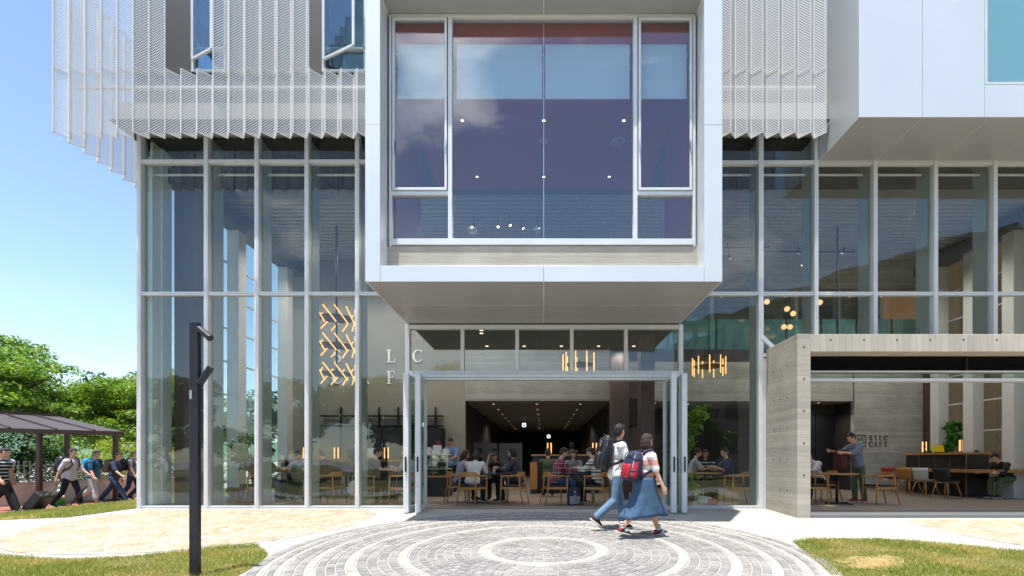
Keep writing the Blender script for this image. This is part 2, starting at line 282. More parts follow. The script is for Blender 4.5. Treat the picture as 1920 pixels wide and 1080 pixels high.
# ------------------------------------------------------------------ mesh helpers
def tag(o, label=None, cat=None, group=None, kind=None):
    if label: o['label'] = label
    if cat: o['category'] = cat
    if group: o['group'] = group
    if kind: o['kind'] = kind
    return o
def thing(name, label, cat, loc=(0,0,0), rz=0, group=None):
    o = bpy.data.objects.new(name, None); COL.objects.link(o); o.empty_display_size = .2
    o.location = loc; o.rotation_euler = (0, 0, rz)
    return tag(o, label, cat, group)
def link(name, me, parent=None, mat=None):
    o = bpy.data.objects.new(name, me); COL.objects.link(o)
    if parent: o.parent = parent
    if mat is not None:
        me.materials.clear(); me.materials.append(mat)
    return o
def kids(o): return list(o.children)
def copy_tree(o, parent=None):
    c = o.copy(); COL.objects.link(c)
    if parent: c.parent = parent
    for ch in kids(o): copy_tree(ch, c)
    return c
class MB:
    def __init__(s): s.v = []; s.f = []
    def add(s, v, f):
        k = len(s.v); s.v += [tuple(p) for p in v]; s.f += [tuple(i+k for i in q) for q in f]; return s
    def box(s, x0, x1, y0, y1, z0, z1):
        if x0 > x1: x0, x1 = x1, x0
        if y0 > y1: y0, y1 = y1, y0
        if z0 > z1: z0, z1 = z1, z0
        return s.add([(x0,y0,z0),(x1,y0,z0),(x1,y1,z0),(x0,y1,z0),(x0,y0,z1),(x1,y0,z1),(x1,y1,z1),(x0,y1,z1)],
              [(0,3,2,1),(4,5,6,7),(0,1,5,4),(1,2,6,5),(2,3,7,6),(3,0,4,7)])
    def bar(s, a, b, w, h, up=(0,0,1)):
        a, b = Vector(a), Vector(b); d = (b-a).normalized(); up = Vector(up)
        if abs(d.dot(up)) > .98: up = Vector((0,1,0))
        x = d.cross(up).normalized(); y = x.cross(d); x *= w/2; y *= h/2
        v = [a-x-y, a+x-y, a+x+y, a-x+y, b-x-y, b+x-y, b+x+y, b-x+y]
        return s.add(v, [(0,1,2,3),(7,6,5,4),(0,4,5,1),(1,5,6,2),(2,6,7,3),(3,7,4,0)])
    def path(s, pts, rad, n=8, flat=1.0, up=(0,0,1), closed=False):
        pts = [Vector(p) for p in pts]; m = len(pts)
        rads = rad if isinstance(rad, (list, tuple)) else [rad]*m
        k = len(s.v)
        for i, p in enumerate(pts):
            d = (pts[(i+1) % m if closed else min(i+1, m-1)] - pts[(i-1) % m if closed else max(i-1, 0)])
            d = d.normalized() if d.length > 1e-6 else Vector((0,0,1))
            u = Vector(up)
            if abs(d.dot(u)) > .95: u = Vector((0,1,0)) if abs(d.y) < .9 else Vector((1,0,0))
            x = d.cross(u).normalized(); y = x.cross(d)
            for j in range(n):
                a = 2*math.pi*j/n; q = p + x*(math.cos(a)*rads[i]) + y*(math.sin(a)*rads[i]*flat); s.v.append(tuple(q))
        for i in range(m if closed else m-1):
            for j in range(n):
                a = k+i*n+j; b = k+i*n+(j+1) % n; i2 = (i+1) % m
                s.f.append((a, b, k+i2*n+(j+1) % n, k+i2*n+j))
        if not closed:
            s.f.append(tuple(k+j for j in range(n))[::-1]); s.f.append(tuple(k+(m-1)*n+j for j in range(n)))
        return s
    def tube(s, a, b, ra, rb=None, n=10): return s.path([a, b], [ra, ra if rb is None else rb], n)
    def caps(s, a, b, ra, rb, n=10):
        a, b = Vector(a), Vector(b); d = b-a
        d = d.normalized() if d.length > 1e-5 else Vector((0,0,1)); pts = []; rr = []
        for t in (85, 60, 30): pts.append(a-d*ra*math.sin(R(t))); rr.append(ra*math.cos(R(t)))
        pts += [a, b]; rr += [ra, rb]
        for t in (30, 60, 85): pts.append(b+d*rb*math.sin(R(t))); rr.append(rb*math.cos(R(t)))
        up = Vector((0,0,1))
        if abs(d.dot(up)) > .95: up = Vector((0,1,0))
        x = d.cross(up).normalized(); y = x.cross(d); k = len(s.v)
        for p, r in zip(pts, rr):
            for j in range(n):
                g = 2*math.pi*j/n; s.v.append(tuple(p+x*math.cos(g)*r+y*math.sin(g)*r))
        m = len(pts)
        for i in range(m-1):
            for j in range(n): s.f.append((k+i*n+j, k+i*n+(j+1) % n, k+(i+1)*n+(j+1) % n, k+(i+1)*n+j))
        s.f.append(tuple(k+j for j in range(n))[::-1]); s.f.append(tuple(k+(m-1)*n+j for j in range(n))); return s
    def ell(s, c, r, n=14, m=9, rot=None):
        c = Vector(c); k = len(s.v); rot = rot or Matrix.Identity(3)
        if isinstance(r, (int, float)): r = (r, r, r)
        for i in range(m+1):
            t = math.pi*(i/m); t = min(max(t, .06), math.pi-.06)
            for j in range(n):
                a = 2*math.pi*j/n
                s.v.append(tuple(c + rot @ Vector((r[0]*math.sin(t)*math.cos(a), r[1]*math.sin(t)*math.sin(a), r[2]*math.cos(t)))))
        for i in range(m):
            for j in range(n): s.f.append((k+i*n+j, k+(i+1)*n+j, k+(i+1)*n+(j+1) % n, k+i*n+(j+1) % n))
        s.f.append(tuple(k+j for j in range(n))); s.f.append(tuple(k+m*n+j for j in range(n))[::-1]); return s
    def lathe(s, prof, c=(0,0,0), n=20):
        k = len(s.v); m = len(prof)
        for r, z in prof:
            for j in range(n):
                a = 2*math.pi*j/n; s.v.append((c[0]+r*math.cos(a), c[1]+r*math.sin(a), c[2]+z))
        for i in range(m-1):
            for j in range(n): s.f.append((k+i*n+j, k+i*n+(j+1) % n, k+(i+1)*n+(j+1) % n, k+(i+1)*n+j))
        s.f.append(tuple(k+j for j in range(n))[::-1]); s.f.append(tuple(k+(m-1)*n+j for j in range(n))); return s
    def prism(s, poly, f, lo, hi):
        """extrude 2-D polygon; f(u,v,w) gives the point"""
        n = len(poly); v = [f(u, q, lo) for u, q in poly] + [f(u, q, hi) for u, q in poly]
        return s.add(v, [tuple(range(n))[::-1], tuple(range(n, 2*n))] + [(i, (i+1) % n, n+(i+1) % n, n+i) for i in range(n)])
    def xf(s, mtx):
        s.v = [tuple(mtx @ Vector(p)) for p in s.v]; return s
    def mesh(s, name):
        me = bpy.data.meshes.new(name); me.from_pydata(s.v, [], s.f); me.validate(); 
        bm = bmesh.new(); bm.from_mesh(me); bmesh.ops.recalc_face_normals(bm, faces=bm.faces); bm.to_mesh(me); bm.free()
        return me
    def build(s, name, mat, parent=None, smooth=False, bevel=0., sub=0):
        me = s.mesh(name); o = link(name, me, parent, mat)
        if smooth: me.shade_smooth()
        if bevel:
            b = o.modifiers.new('bevel', 'BEVEL'); b.width = bevel; b.segments = 2; b.limit_method = 'ANGLE'; b.angle_limit = R(40)
        if sub:
            b = o.modifiers.new('sub', 'SUBSURF'); b.levels = sub; b.render_levels = sub
        return o
TMP = bpy.data.objects.new('tmp', bpy.data.meshes.new('tmp'))
def remesh(mb, vox, smooth=4, name='body'):
    me = mb.mesh(name); o = bpy.data.objects.new('tmp', me); COL.objects.link(o)
    a = o.modifiers.new('r', 'REMESH'); a.mode = 'VOXEL'; a.voxel_size = vox; a.use_smooth_shade = True
    if smooth:
        b = o.modifiers.new('s', 'SMOOTH'); b.factor = .5; b.iterations = smooth
    dg = bpy.context.evaluated_depsgraph_get()
    r = bpy.data.meshes.new_from_object(o.evaluated_get(dg)); r.name = name
    bpy.data.objects.remove(o); bpy.data.meshes.remove(me); r.shade_smooth()
    return r
def text_mesh(body, size, name):
    cu = bpy.data.curves.new(name, 'FONT'); cu.body = body; cu.size = size; cu.extrude = .003; cu.align_x = 'CENTER'; cu.align_y = 'CENTER'
    o = bpy.data.objects.new('tmp', cu); COL.objects.link(o)
    dg = bpy.context.evaluated_depsgraph_get(); me = bpy.data.meshes.new_from_object(o.evaluated_get(dg)); me.name = name
    bpy.data.objects.remove(o); bpy.data.curves.remove(cu); return me
def serif(ch):
    """list of polygons (unit height) for a roman capital, plus its width"""
    def rect(a, b, c, d): return [(a,c),(b,c),(b,d),(a,d)]
    P = []; T = .17; th = .07
    def stem(x, lo=0, hi=1):
        P.append(rect(x-T/2, x+T/2, lo+th, hi-th)); P.append(rect(x-T/2-.08, x+T/2+.08, lo, lo+th)); P.append(rect(x-T/2-.08, x+T/2+.08, hi-th, hi))
    def strip(pts, ws):
        n = len(pts)
        for i in range(n-1):
            a, b = Vector(pts[i]), Vector(pts[i+1])
            da = (Vector(pts[min(i+1,n-1)])-Vector(pts[max(i-1,0)])).normalized(); db = (Vector(pts[min(i+2,n-1)])-Vector(pts[i])).normalized()
            na = Vector((-da.y, da.x))*ws[i]/2; nb = Vector((-db.y, db.x))*ws[i+1]/2
            P.append([tuple(a-na), tuple(b-nb), tuple(b+nb), tuple(a+na)])
    if ch in 'I1': stem(.2); return P, .4
    if ch == 'L':
        stem(.2); P.append(rect(.36, .66, 0, .065)); P.append([(.60,.065),(.66,.065),(.69,.27),(.655,.27)]); return P, .7
    if ch in 'EF':
        stem(.2); P.append(rect(.36, .62, .935, 1)); P.append([(.57,.935),(.62,.935),(.64,.76),(.61,.76)])
        P.append(rect(.285, .5, .48, .54)); P.append(rect(.5, .53, .41, .61))
        if ch == 'E': P.append(rect(.36, .66, 0, .065)); P.append([(.60,.065),(.66,.065),(.69,.26),(.655,.26)])
        return P, .7
    if ch == 'A':
        P.append([(.10,.07),(.16,.07),(.43,.93),(.40,1.0)]); P.append([(.62,.07),(.80,.07),(.50,1.02),(.40,1.0)][::1])
        P.append(rect(.24, .60, .30, .36)); P.append(rect(.0, .26, 0, .07)); P.append(rect(.54, .90, 0, .07)); return P, .9
    if ch == 'H':
        stem(.2); stem(.78); P.append(rect(.285, .695, .47, .54)); return P, 1.0
    if ch == 'C':
        pts = []; ws = []
        for i in range(25):
            a = R(42+ (318-42)*i/24); pts.append((.43+.35*math.cos(a), .5+.455*math.sin(a))); ws.append(.06+.13*max(0, -math.cos(a))**1.2)
        strip(pts, ws); P.append([(.66,.76),(.71,.70),(.73,.97),(.70,.97)]); P.append([(.66,.24),(.69,.15),(.75,.22),(.72,.3)]); return P, .8
    if ch == 'S':
        pts = []; ws = []
        for i in range(15):
            a = R(35+ (270-35)*i/14); pts.append((.3+.2*math.cos(a), .745+.215*math.sin(a))); ws.append(.06+.09*i/14)
        for i in range(1, 16):
            a = R(90 - 235*i/15); pts.append((.3+.235*math.cos(a), .275+.255*math.sin(a))); ws.append(.15-.09*max(0, (i-4)/11))
        strip(pts, ws); P.append([(.46,.76),(.50,.72),(.50,.97),(.47,.97)]); P.append([(.06,.03),(.09,.03),(.10,.27),(.06,.28)]); return P, .62
    return P, .5
def letter(ch, h, mat, parent, loc, depth=.03, turn=0., name='letter'):
    """a raised capital lying in the XZ plane, facing -Y"""
    P, wd = serif(ch); mb = MB()
    for i, p in enumerate(P):
        q = [(u-wd/2, v-.5) for u, v in p]; q = [(u*math.cos(turn)-v*math.sin(turn), u*math.sin(turn)+v*math.cos(turn)) for u, v in q]
        mb.prism(q, lambda u, v, k: (loc[0]+u*h, loc[1]+k, loc[2]+v*h), -depth-.0006*i, 0)
    return mb.build(name, mat, parent)

# ------------------------------------------------------------------ terrain
def sm(t): t = min(max(t, 0), 1); return t*t*(3-2*t)
def lawn_side(x, y):   # >0 beyond the edge of the side lawn (towards the red path)
    ax, ay, bx, by = -14., 1.9, -12.5, 4.6; dx, dy = bx-ax, by-ay; l = math.hypot(dx, dy)
    return ((x-ax)*(-dy)+(y-ay)*dx)/l
def H(x, y):
    g = .037*max(y, -12) if y < 0 else 0.
    t = sm((-8.4-x)/1.2)*sm((y+3)/3)
    if t > 0:
        zl = max(.0824*(x+8.7)+.0246*min(y, 7), -.42)
        s = sm(lawn_side(x, y)/.35 + .2)
        z = zl*(1-s) + (-.36)*s
        g = g*(1-t)+z*t
    return g
def clip_sheet(name, poly, off, mat, parent=None, res=.3, kind=None, label=None):
    """a sheet of ground bounded by a convex polygon, laid on the terrain"""
    xs = [p[0] for p in poly]; ys = [p[1] for p in poly]
    bm = bmesh.new(); x0, x1, y0, y1 = min(xs), max(xs), min(ys), max(ys)
    nx = max(1, math.ceil((x1-x0)/res)); ny = max(1, math.ceil((y1-y0)/res))
    g = [[bm.verts.new((x0+(x1-x0)*i/nx, y0+(y1-y0)*j/ny, 0)) for i in range(nx+1)] for j in range(ny+1)]
    for j in range(ny):
        for i in range(nx): bm.faces.new((g[j][i], g[j][i+1], g[j+1][i+1], g[j+1][i]))
    area = sum(poly[i-1][0]*poly[i][1]-poly[i][0]*poly[i-1][1] for i in range(len(poly)))
    pl = poly if area > 0 else poly[::-1]
    for i in range(len(pl)):
        a, b = pl[i-1], pl[i]; nrm = (b[1]-a[1], -(b[0]-a[0]), 0)
        bmesh.ops.bisect_plane(bm, geom=bm.verts[:]+bm.edges[:]+bm.faces[:], plane_co=(a[0], a[1], 0), plane_no=nrm, clear_outer=True, dist=1e-5)
    for v in bm.verts: v.co.z = H(v.co.x, v.co.y)+off
    me = bpy.data.meshes.new(name); bm.to_mesh(me); bm.free(); o = link(name, me, parent, mat); me.shade_smooth()
    return o
def inside(poly, x, y):
    c = False
    for i in range(len(poly)):
        (xa, ya), (xb, yb) = poly[i-1], poly[i]
        if (ya > y) != (yb > y) and x < (xb-xa)*(y-ya)/(yb-ya)+xa: c = not c
    return c
def gp(px, py):
    """plan position of a point of the plaza seen at source pixel (px,py)"""
    d = 1274./(py-830.4); return ((px-1019.5)*d/907, d+CAMY)

# ground
def axis(a, b, step, far):
    v = list(np.arange(a, b+1e-6, step)); return [-f for f in far[::-1]] + v + far
xs = [-900,-400,-200,-100,-60,-40,-30] + list(np.arange(-24, 16.01, .4)) + [20,30,50,100,200,400,900]
ys = [-900,-400,-200,-100,-60,-30,-20] + list(np.arange(-14, -.01, .4)) + [0.,.12,.5] + list(np.arange(1, 24, .5)) + [30,40,60,100,200,400,900]
gv = []; 
for y in ys:
    for x in xs:
        z = H(x, y)
        if -8.5 < x < 14 and y > .1: z = -.2
        if x > 4.8 and y > -.9 and x < 16.2: z = min(z, -.06)
        gv.append((x, y, z))
nx = len(xs)
gf = [(j*nx+i, j*nx+i+1, (j+1)*nx+i+1, (j+1)*nx+i) for j in range(len(ys)-1) for i in range(nx-1)]
me = bpy.data.meshes.new('ground'); me.from_pydata(gv, [], gf); me.shade_smooth(); tag(link('ground', me, None, M['ground']), kind='structure')
# distant wooded hill
mb = MB(); k = 40
for i in range(k):
    a = i/(k-1); x = -700+900*a
    hh = 26+16*math.sin(a*5.1+1.2)+7*math.sin(a*17)+2.5*math.sin(a*61)
    mb.v += [(x, 520, -3), (x, 560, hh*.72), (x, 640, hh), (x, 800, -3)]
for i in range(k-1):
    for j in range(3): mb.f.append((i*4+j, (i+1)*4+j, (i+1)*4+j+1, i*4+j+1))
tag(mb.build('hill', M['hill'], smooth=True), kind='structure')

# paved circle of granite setts
CX, CY_ = 0., -4.05
ring = [(.06,.70,'g'),(.71,.846,'w'),(.85,1.712,'g'),(1.715,1.83,'w'),(1.834,2.302,'g'),(2.306,2.41,'w'),(2.414,2.716,'g'),(2.72,2.82,'w'),(2.824,3.026,'g'),(3.03,3.11,'w'),(3.114,3.19,'g'),(3.194,3.275,'w'),(3.28,3.40,'g')]
def sett(mb, cx, cy, r0, r1, a0, a1, off, inset=.006, top=.010):
    am = (a0+a1)/2; pts = []
    for (r, a) in ((r0,a0),(r1,a0),(r1,a1),(r0,a1)):
        r_ = r+(-inset if r == r1 else inset); da = inset/max(r, .08); a_ = a+(da if a == a0 else -da); pts.append((r_, a_))
    lo, hi = [], []; jz = random.uniform(-.0022, .0022)
    for r, a in pts:
        x, y = cx+r*math.cos(a), cy+r*math.sin(a); lo.append((x, y, H(x, y)+off))
        rr = r+(-.005 if r > (r0+r1)/2 else .005); aa = a+(.005/max(r,.1))*(1 if a < am else -1)
        x, y = cx+rr*math.cos(aa), cy+rr*math.sin(aa); hi.append((x, y, H(x, y)+off+top+jz))
    mb.add(lo+hi, [(4,5,6,7),(0,1,5,4),(1,2,6,5),(2,3,7,6),(3,0,4,7)])
circ = [(CX+3.42*math.cos(2*math.pi*i/72), CY_+3.42*math.sin(2*math.pi*i/72)) for i in range(72)]
tag(clip_sheet('paving_bed', circ, .005, M['mortar']), kind='structure')
mg, mw = MB(), MB()
for r0, r1, kd in ring:
    nrow = max(1, round((r1-r0)/.108)); dr = (r1-r0)/nrow
    for k in range(nrow):
        ra, rb = r0+k*dr, r0+(k+1)*dr; rm = (ra+rb)/2
        n = max(5, round(2*math.pi*rm/(.118 if kd == 'g' else .15))); ph = random.random()*6
        cuts = [ph+2*math.pi*(i+random.uniform(-.12, .12))/n for i in range(n)]; cuts.append(cuts[0]+2*math.pi)
        for i in range(n): sett(mg if kd == 'g' else mw, CX, CY_, ra, rb, cuts[i], cuts[i+1], .005, random.uniform(.0045, .0085))
tag(mg.build('paving', M['cobble']), kind='structure'); tag(mw.build('paving_bands', M['wcobble']), kind='structure')
# sandstone circles
def sandstone():
    m = pbr('sandstone_sett', C('#b0977f'), .85, 0, C('#bcaa95'), 3.5, bump=.5, bscale=40, stain=.18)
    t = m.node_tree; b = [n for n in t.nodes if n.type == 'BSDF_PRINCIPLED'][0]; src = b.inputs['Base Color'].links[0].from_socket
    g = N(t, 'ShaderNodeNewGeometry'); r = N(t, 'ShaderNodeValToRGB'); e = r.color_ramp.elements
    e[0].color = (1.08, 1.08, 1.12, 1); e[1].color = (.98, .80, .62, 1); e[0].position = .55; e.new(.12).color = (.8, .78, .76, 1)
    mx = N(t, 'ShaderNodeMixRGB', blend_type='MULTIPLY'); mx.inputs[0].default_value = 1
    t.links.new(g.outputs['Random Per Island'], r.inputs[0]); t.links.new(src, mx.inputs[1]); t.links.new(r.outputs[0], mx.inputs[2]); t.links.new(mx.outputs[0], b.inputs['Base Color'])
    return m
M['sandstone'] = sandstone()
for (cx, cy, rr, ymax) in ((-5.9, -1.65, 2.68, -.16), (9.1, -2.75, 2.75, -1.5)):
    ms = MB(); cc = [(cx+rr*math.cos(2*math.pi*i/60), min(cy+rr*math.sin(2*math.pi*i/60), ymax)) for i in range(60)]
    tag(clip_sheet('paving_bed', [p for i, p in enumerate(cc) if i == 0 or (abs(p[0]-cc[i-1][0])+abs(p[1]-cc[i-1][1])) > .01], .005, M['mortar']), kind='structure')
    # fan pattern: arcs swung from a point outside the circle
    r = 2.
    ox, oy = cx+1.6, cy-4.9
    while r < 8.6:
        wd = random.uniform(.09, .13); n = max(5, round(2*math.pi*r/random.uniform(.15, .2))); ph = random.random()*6
        cuts = [ph+2*math.pi*(i+random.uniform(-.3, .3))/n for i in range(n)]; cuts.append(cuts[0]+2*math.pi)
        for i in range(n):
            am = (cuts[i]+cuts[i+1])/2; x, y = ox+(r+wd/2)*math.cos(am), oy+(r+wd/2)*math.sin(am)
            if math.hypot(x-cx, y-cy) < rr-.06 and y < ymax-.08: sett(ms, ox, oy, r, r+wd, cuts[i], cuts[i+1], .005, random.uniform(.003, .008), .007)
        r += wd
    tag(ms.build('paving', M['sandstone']), kind='structure')

# lawns
def blades(name, polys, per_m2, hgt, label, exclude=None):
    V = []; F = []
    for poly in polys:
        gx, gy = sum(p[0] for p in poly)/len(poly), sum(p[1] for p in poly)/len(poly); poly = [(gx+(p[0]-gx)*1.018, gy+(p[1]-gy)*1.018) for p in poly]
        xs = [p[0] for p in poly]; ys = [p[1] for p in poly]; n = int((max(xs)-min(xs))*(max(ys)-min(ys))*per_m2)
        for _ in range(n):
            x = random.uniform(min(xs), max(xs)); y = random.uniform(min(ys), max(ys))
            if not inside(poly, x, y): continue
            if exclude and exclude(x, y): continue
            z = H(x, y)+.012; a = random.random()*6.28; h = hgt*random.uniform(.4, 1.3)*(1+.45*math.sin(x*2.3+y)*math.sin(y*3.1-x)); wd = hgt*.11; lx, ly = random.gauss(0, .5)*h, random.gauss(0, .5)*h
            k = len(V); V += [(x-wd*math.cos(a), y-wd*math.sin(a), z), (x+wd*math.cos(a), y+wd*math.sin(a), z), (x+lx, y+ly, z+h)]; F.append((k, k+1, k+2))
    me = bpy.data.meshes.new(name); me.from_pydata(V, [], F); o = link(name, me, None, M['grass']); tag(o, label, 'grass', kind='stuff'); return o
LL = [gp(p, q) for p, q in ((-120,1036),(110,1050),(250,1044),(380,1032),(450,1023),(480,1022),(494,1031),(500,1043),(486,1060),(440,1082))] + [(-3.4, -6.4), (-9, -6.4)]
LL1 = [gp(-120,1036), gp(60,1046), gp(110,1050), gp(250,1046), (-5, -6.4), (-9, -6.4)]
def hull(pts):
    pts = sorted(set(pts)); 
    def half(ps):
        h = []
        for p in ps:
            while len(h) >= 2 and (h[-1][0]-h[-2][0])*(p[1]-h[-2][1])-(h[-1][1]-h[-2][1])*(p[0]-h[-2][0]) <= 0: h.pop()
            h.append(p)
        return h
    a, b = half(pts), half(pts[::-1]); return a[:-1]+b[:-1]
lawnL = [hull([gp(250,1045), gp(380,1032), gp(450,1023), gp(480,1022), gp(494,1031), gp(500,1043), gp(486,1060), gp(440,1082), (-3.5,-6.4), (-5.2,-6.4)]),
         hull([gp(250,1045), gp(110,1050), (-6.3,-6.4), (-5.2,-6.4)]), hull([gp(110,1050), gp(-150,1034), (-9.5,-6.4), (-6.3,-6.4)])]
lawnB = [[(-60,-90),(60,-90),(60,-13.2),(-60,-13.2)]]
lawnR = [hull([gp(1490,1018), gp(1520,1013), gp(1560,1012), gp(1650,1012), gp(1800,1024), gp(2100,1050), gp(1510,1028), gp(1545,1052), gp(1560,1078), (3.35,-5.6), (6.5,-6.2)])]
lawnS = [hull([gp(122,970), (-8.75,-.15), (-8.75,7), (-11.6,7), (-12.5,4.6), (-14.,1.9), (-14.5,.9), (-12,-.2), (-9.8,-1.1)])]
patch = [gp(1640+(70+14*math.sin(3*a+1)+9*math.sin(5*a))*math.cos(a), 1056+(15+4*math.sin(2*a+2))*math.sin(a)) for a in [2*math.pi*i/24 for i in range(24)]]
for i, p in enumerate(lawnL+lawnR+lawnS): tag(clip_sheet('lawn', p, .008, M['soil'], res=.3), kind='structure')
bare = lambda x, y: (inside(patch, x, y) and random.random() < .70+.25*math.sin(x*9)*math.sin(y*11)) or (math.sin(x*3.1+1)*math.sin(y*4.3) > .55 and random.random() < .6)
for i in range(9):
    qx, qy = 1640+random.uniform(-48, 48), 1056+random.uniform(-10, 9); ra, rb = random.uniform(18, 42), random.uniform(5, 9)
    tag(clip_sheet('bare_earth', hull([gp(qx+ra*math.cos(t_)*random.uniform(.85,1.1), qy+rb*math.sin(t_)*random.uniform(.85,1.1)) for t_ in [2*math.pi*k/14 for k in range(14)]]), .011+.0006*i, M['sand'], res=.3), kind='structure')
blades('lawn_grass', lawnL, 5200, .034, 'clipped green lawn beside the dark lamp post', bare)
blades('lawn_grass', lawnR, 5200, .034, 'lawn with a bare sandy patch beside the grey stone circle', bare)
blades('lawn_grass', lawnS, 2200, .05, 'sloping green lawn strip in front of the red brick path')
tag(clip_sheet('lawn', lawnB[0], .008, M['soil'], res=6), kind='structure')
# red path, kerb
pth = hull([(-14.35,1.9), (-12.75,4.9), (-11.5,7.5), (-9,14), (-14,14), (-15.2,8.8), (-17.0,1.9), (-18.5,-3), (-16.5,-3)])
tag(clip_sheet('path', pth, .006, M['redpath'], res=.4), kind='structure')
mb = MB(); mb.bar((-15.9,-1.0,H(-15.9,-1)+.04), (-14.25,1.95,-.34), .1, .12); tag(mb.build('path_kerb', M['kerb']), kind='structure')
# ================================================================== the building
B = thing('cafe_building', 'modern silver and glass cafe building with a projecting box window and pleated perforated screens', 'building')
def part(name, mat, mb, parent=B, **kw): return mb.build(name, mat, parent, **kw)
def box(name, mat, x0, x1, y0, y1, z0, z1, parent=B, **kw): return MB().box(x0,x1,y0,y1,z0,z1).build(name, mat, parent, **kw)
tag(MB().box(-8.6, 13.6, .0, 30, -.25, 0.0).build('floor', M['floor']), kind='structure')
tag(MB().box(5.0, 16.2, -.9, -.002, -.2, 0.0).build('floor', M['floor']), kind='structure')
part('threshold', M['threshold'], MB().box(5.0, 16.2, -1.36, -.86, -.2, .004).box(5., 16.2, -.80, -.72, .001, .006).box(5., 16.2, -.55, -.47, .001, .006))
part('threshold', M['threshold'], MB().box(-2.85, 2.9, -.10, -.002, -.05, .006))
# ---- front curtain wall
TOP = 8.0
LX = [-8.64, -7.21, -6.13, -5.06, -3.985]; RX = [4.64, 5.82, 7.08, 8.37, 9.64, 10.9, 12.2, 13.12]
def mull(x, z0, z1, w=.085): part('mullion', M['alu'], MB().box(x-w/2, x+w/2, -.09, .05, z0, z1).box(x-.012, x+.012, -.097, -.089, z0, z1), bevel=.006)
def fin(x, z0, z1): part('fin', M['fin'], MB().box(x-.03, x+.03, .055, .44, z0, z1))
for x in LX: mull(x, -.02, TOP); fin(x+.002, 0.005, TOP)
mull(-2.91, -.02, 3.93, .09); mull(2.93, -.02, 3.93, .09)
mull(4.64, -.02, TOP, .1); fin(4.64, .005, TOP)
for x in RX[1:]: mull(x, 3.3, TOP); fin(x, 3.4, TOP)
def pane(x0, x1, z0, z1, y=.0, mat='glass', name='glass_pane', parent=B): return box(name, M[mat], x0, x1, y-.006, y+.006, z0, z1, parent)
def transom(x0, x1, z, h=.07): part('transom', M['alu'], MB().box(x0, x1, -.075, .045, z-h/2, z-.006).box(x0, x1, -.075, .045, z+.006, z+h/2).box(x0, x1, -.06, .03, z-.006, z+.006))
rowz = [(.05, 4.56), (4.63, 7.385), (7.455, TOP)]
def bay(a, b, rows, w=.043):
    for i, (z0, z1) in enumerate(rows): pane(a+w, b-w, z0, z1)
for a, b in zip(LX, LX[1:]+[-2.91]):
    bay(a, b, rowz); transom(a+.043, b-.043, 4.595); transom(a+.043, b-.043, 7.42); transom(a+.043, b-.043, .02, .07)
    part('blind_rail', M['white'], MB().box(a+.1, b-.1, .17, .20, 7.255, 7.29))
for a, b in zip([2.93]+RX[:-1], RX):
    rows = rowz if a < 4.6 else [(3.36, 4.56)]+rowz[1:]
    bay(a, b, rows); transom(a+.043, b-.043, 4.595); transom(a+.043, b-.043, 7.40)
    if a < 4.6: transom(a+.043, b-.043, .02, .07)
    part('blind_rail', M['white'], MB().box(a+.1, b-.1, .17, .20, 7.255, 7.29))
part('brace', M['alu'], MB().bar((4.66, -.06, 3.66), (5.05, -.06, 3.28), .085, .1, (0,1,0)).box(4.68, 4.98, -.1, .04, 3.24, 3.31))
# entrance: clerestory and top rail
HX = [-2.865, -1.74, -.57, .60, 1.76, 2.885]
for x in HX[1:-1]: part('mullion', M['alu'], MB().box(x-.038, x+.038, -.07, .05, 2.945, 3.84), bevel=.005)
part('transom', M['alu'], MB().box(-2.865, 2.885, -.08, .05, 3.842, 3.925))
part('transom', M['alu'], MB().box(-2.865, 2.885, -.09, .05, 2.86, 2.94).box(-2.865, 2.885, -.15, .05, 2.795, 2.855).box(-2.7, 2.7, -.12, .03, 2.74, 2.79))
for a, b in zip(HX, HX[1:]): pane(a+.038, b-.038, 2.942, 3.84)
# folding doors stacked at both sides
def leaf(x, xb, flip):
    d = MB(); w = .055; y0, y1 = -.76, -.02
    def st(t0, t1, z0, z1, ww=.06):
        xa, xe = x+(xb-x)*t0, x+(xb-x)*t1; ya, ye = y0+(y1-y0)*t0, y0+(y1-y0)*t1
        d.bar((xa, ya, z0), (xa, ya, z1), ww, ww, (0,1,0)) if abs(t1-t0) < 1e-6 else d.bar((xa, ya, (z0+z1)/2), (xe, ye, (z0+z1)/2), .05, z1-z0)
    st(0, 0, -.01, 2.76, .105); st(1, 1, .01, 2.76, .07); st(.06, .96, .0, .09); st(.06, .96, 2.68, 2.755)
    o = d.build('folding_door', M['alu'], B, bevel=.006)
    g = MB().bar((x+(xb-x)*.07, y0+(y1-y0)*.07, 1.385), (x+(xb-x)*.95, y0+(y1-y0)*.95, 1.385), .012, 2.585); g.build('pane', M['glassd'], o)
    s = 1 if flip else -1
    MB().box(x-.012, x+.012, y0-.085, y0-.05, .80, 1.10).build('handle', M['black'], o)
    MB().box(x+.055*-s-.012, x+.055*-s+.012, y0-.02, y0+.02, .93, 1.0).build('lock', M['steel'], o)
leaf(-2.735, -2.72, False); leaf(-2.50, -2.545, False); leaf(2.585, 2.60, True); leaf(2.795, 2.77, True)

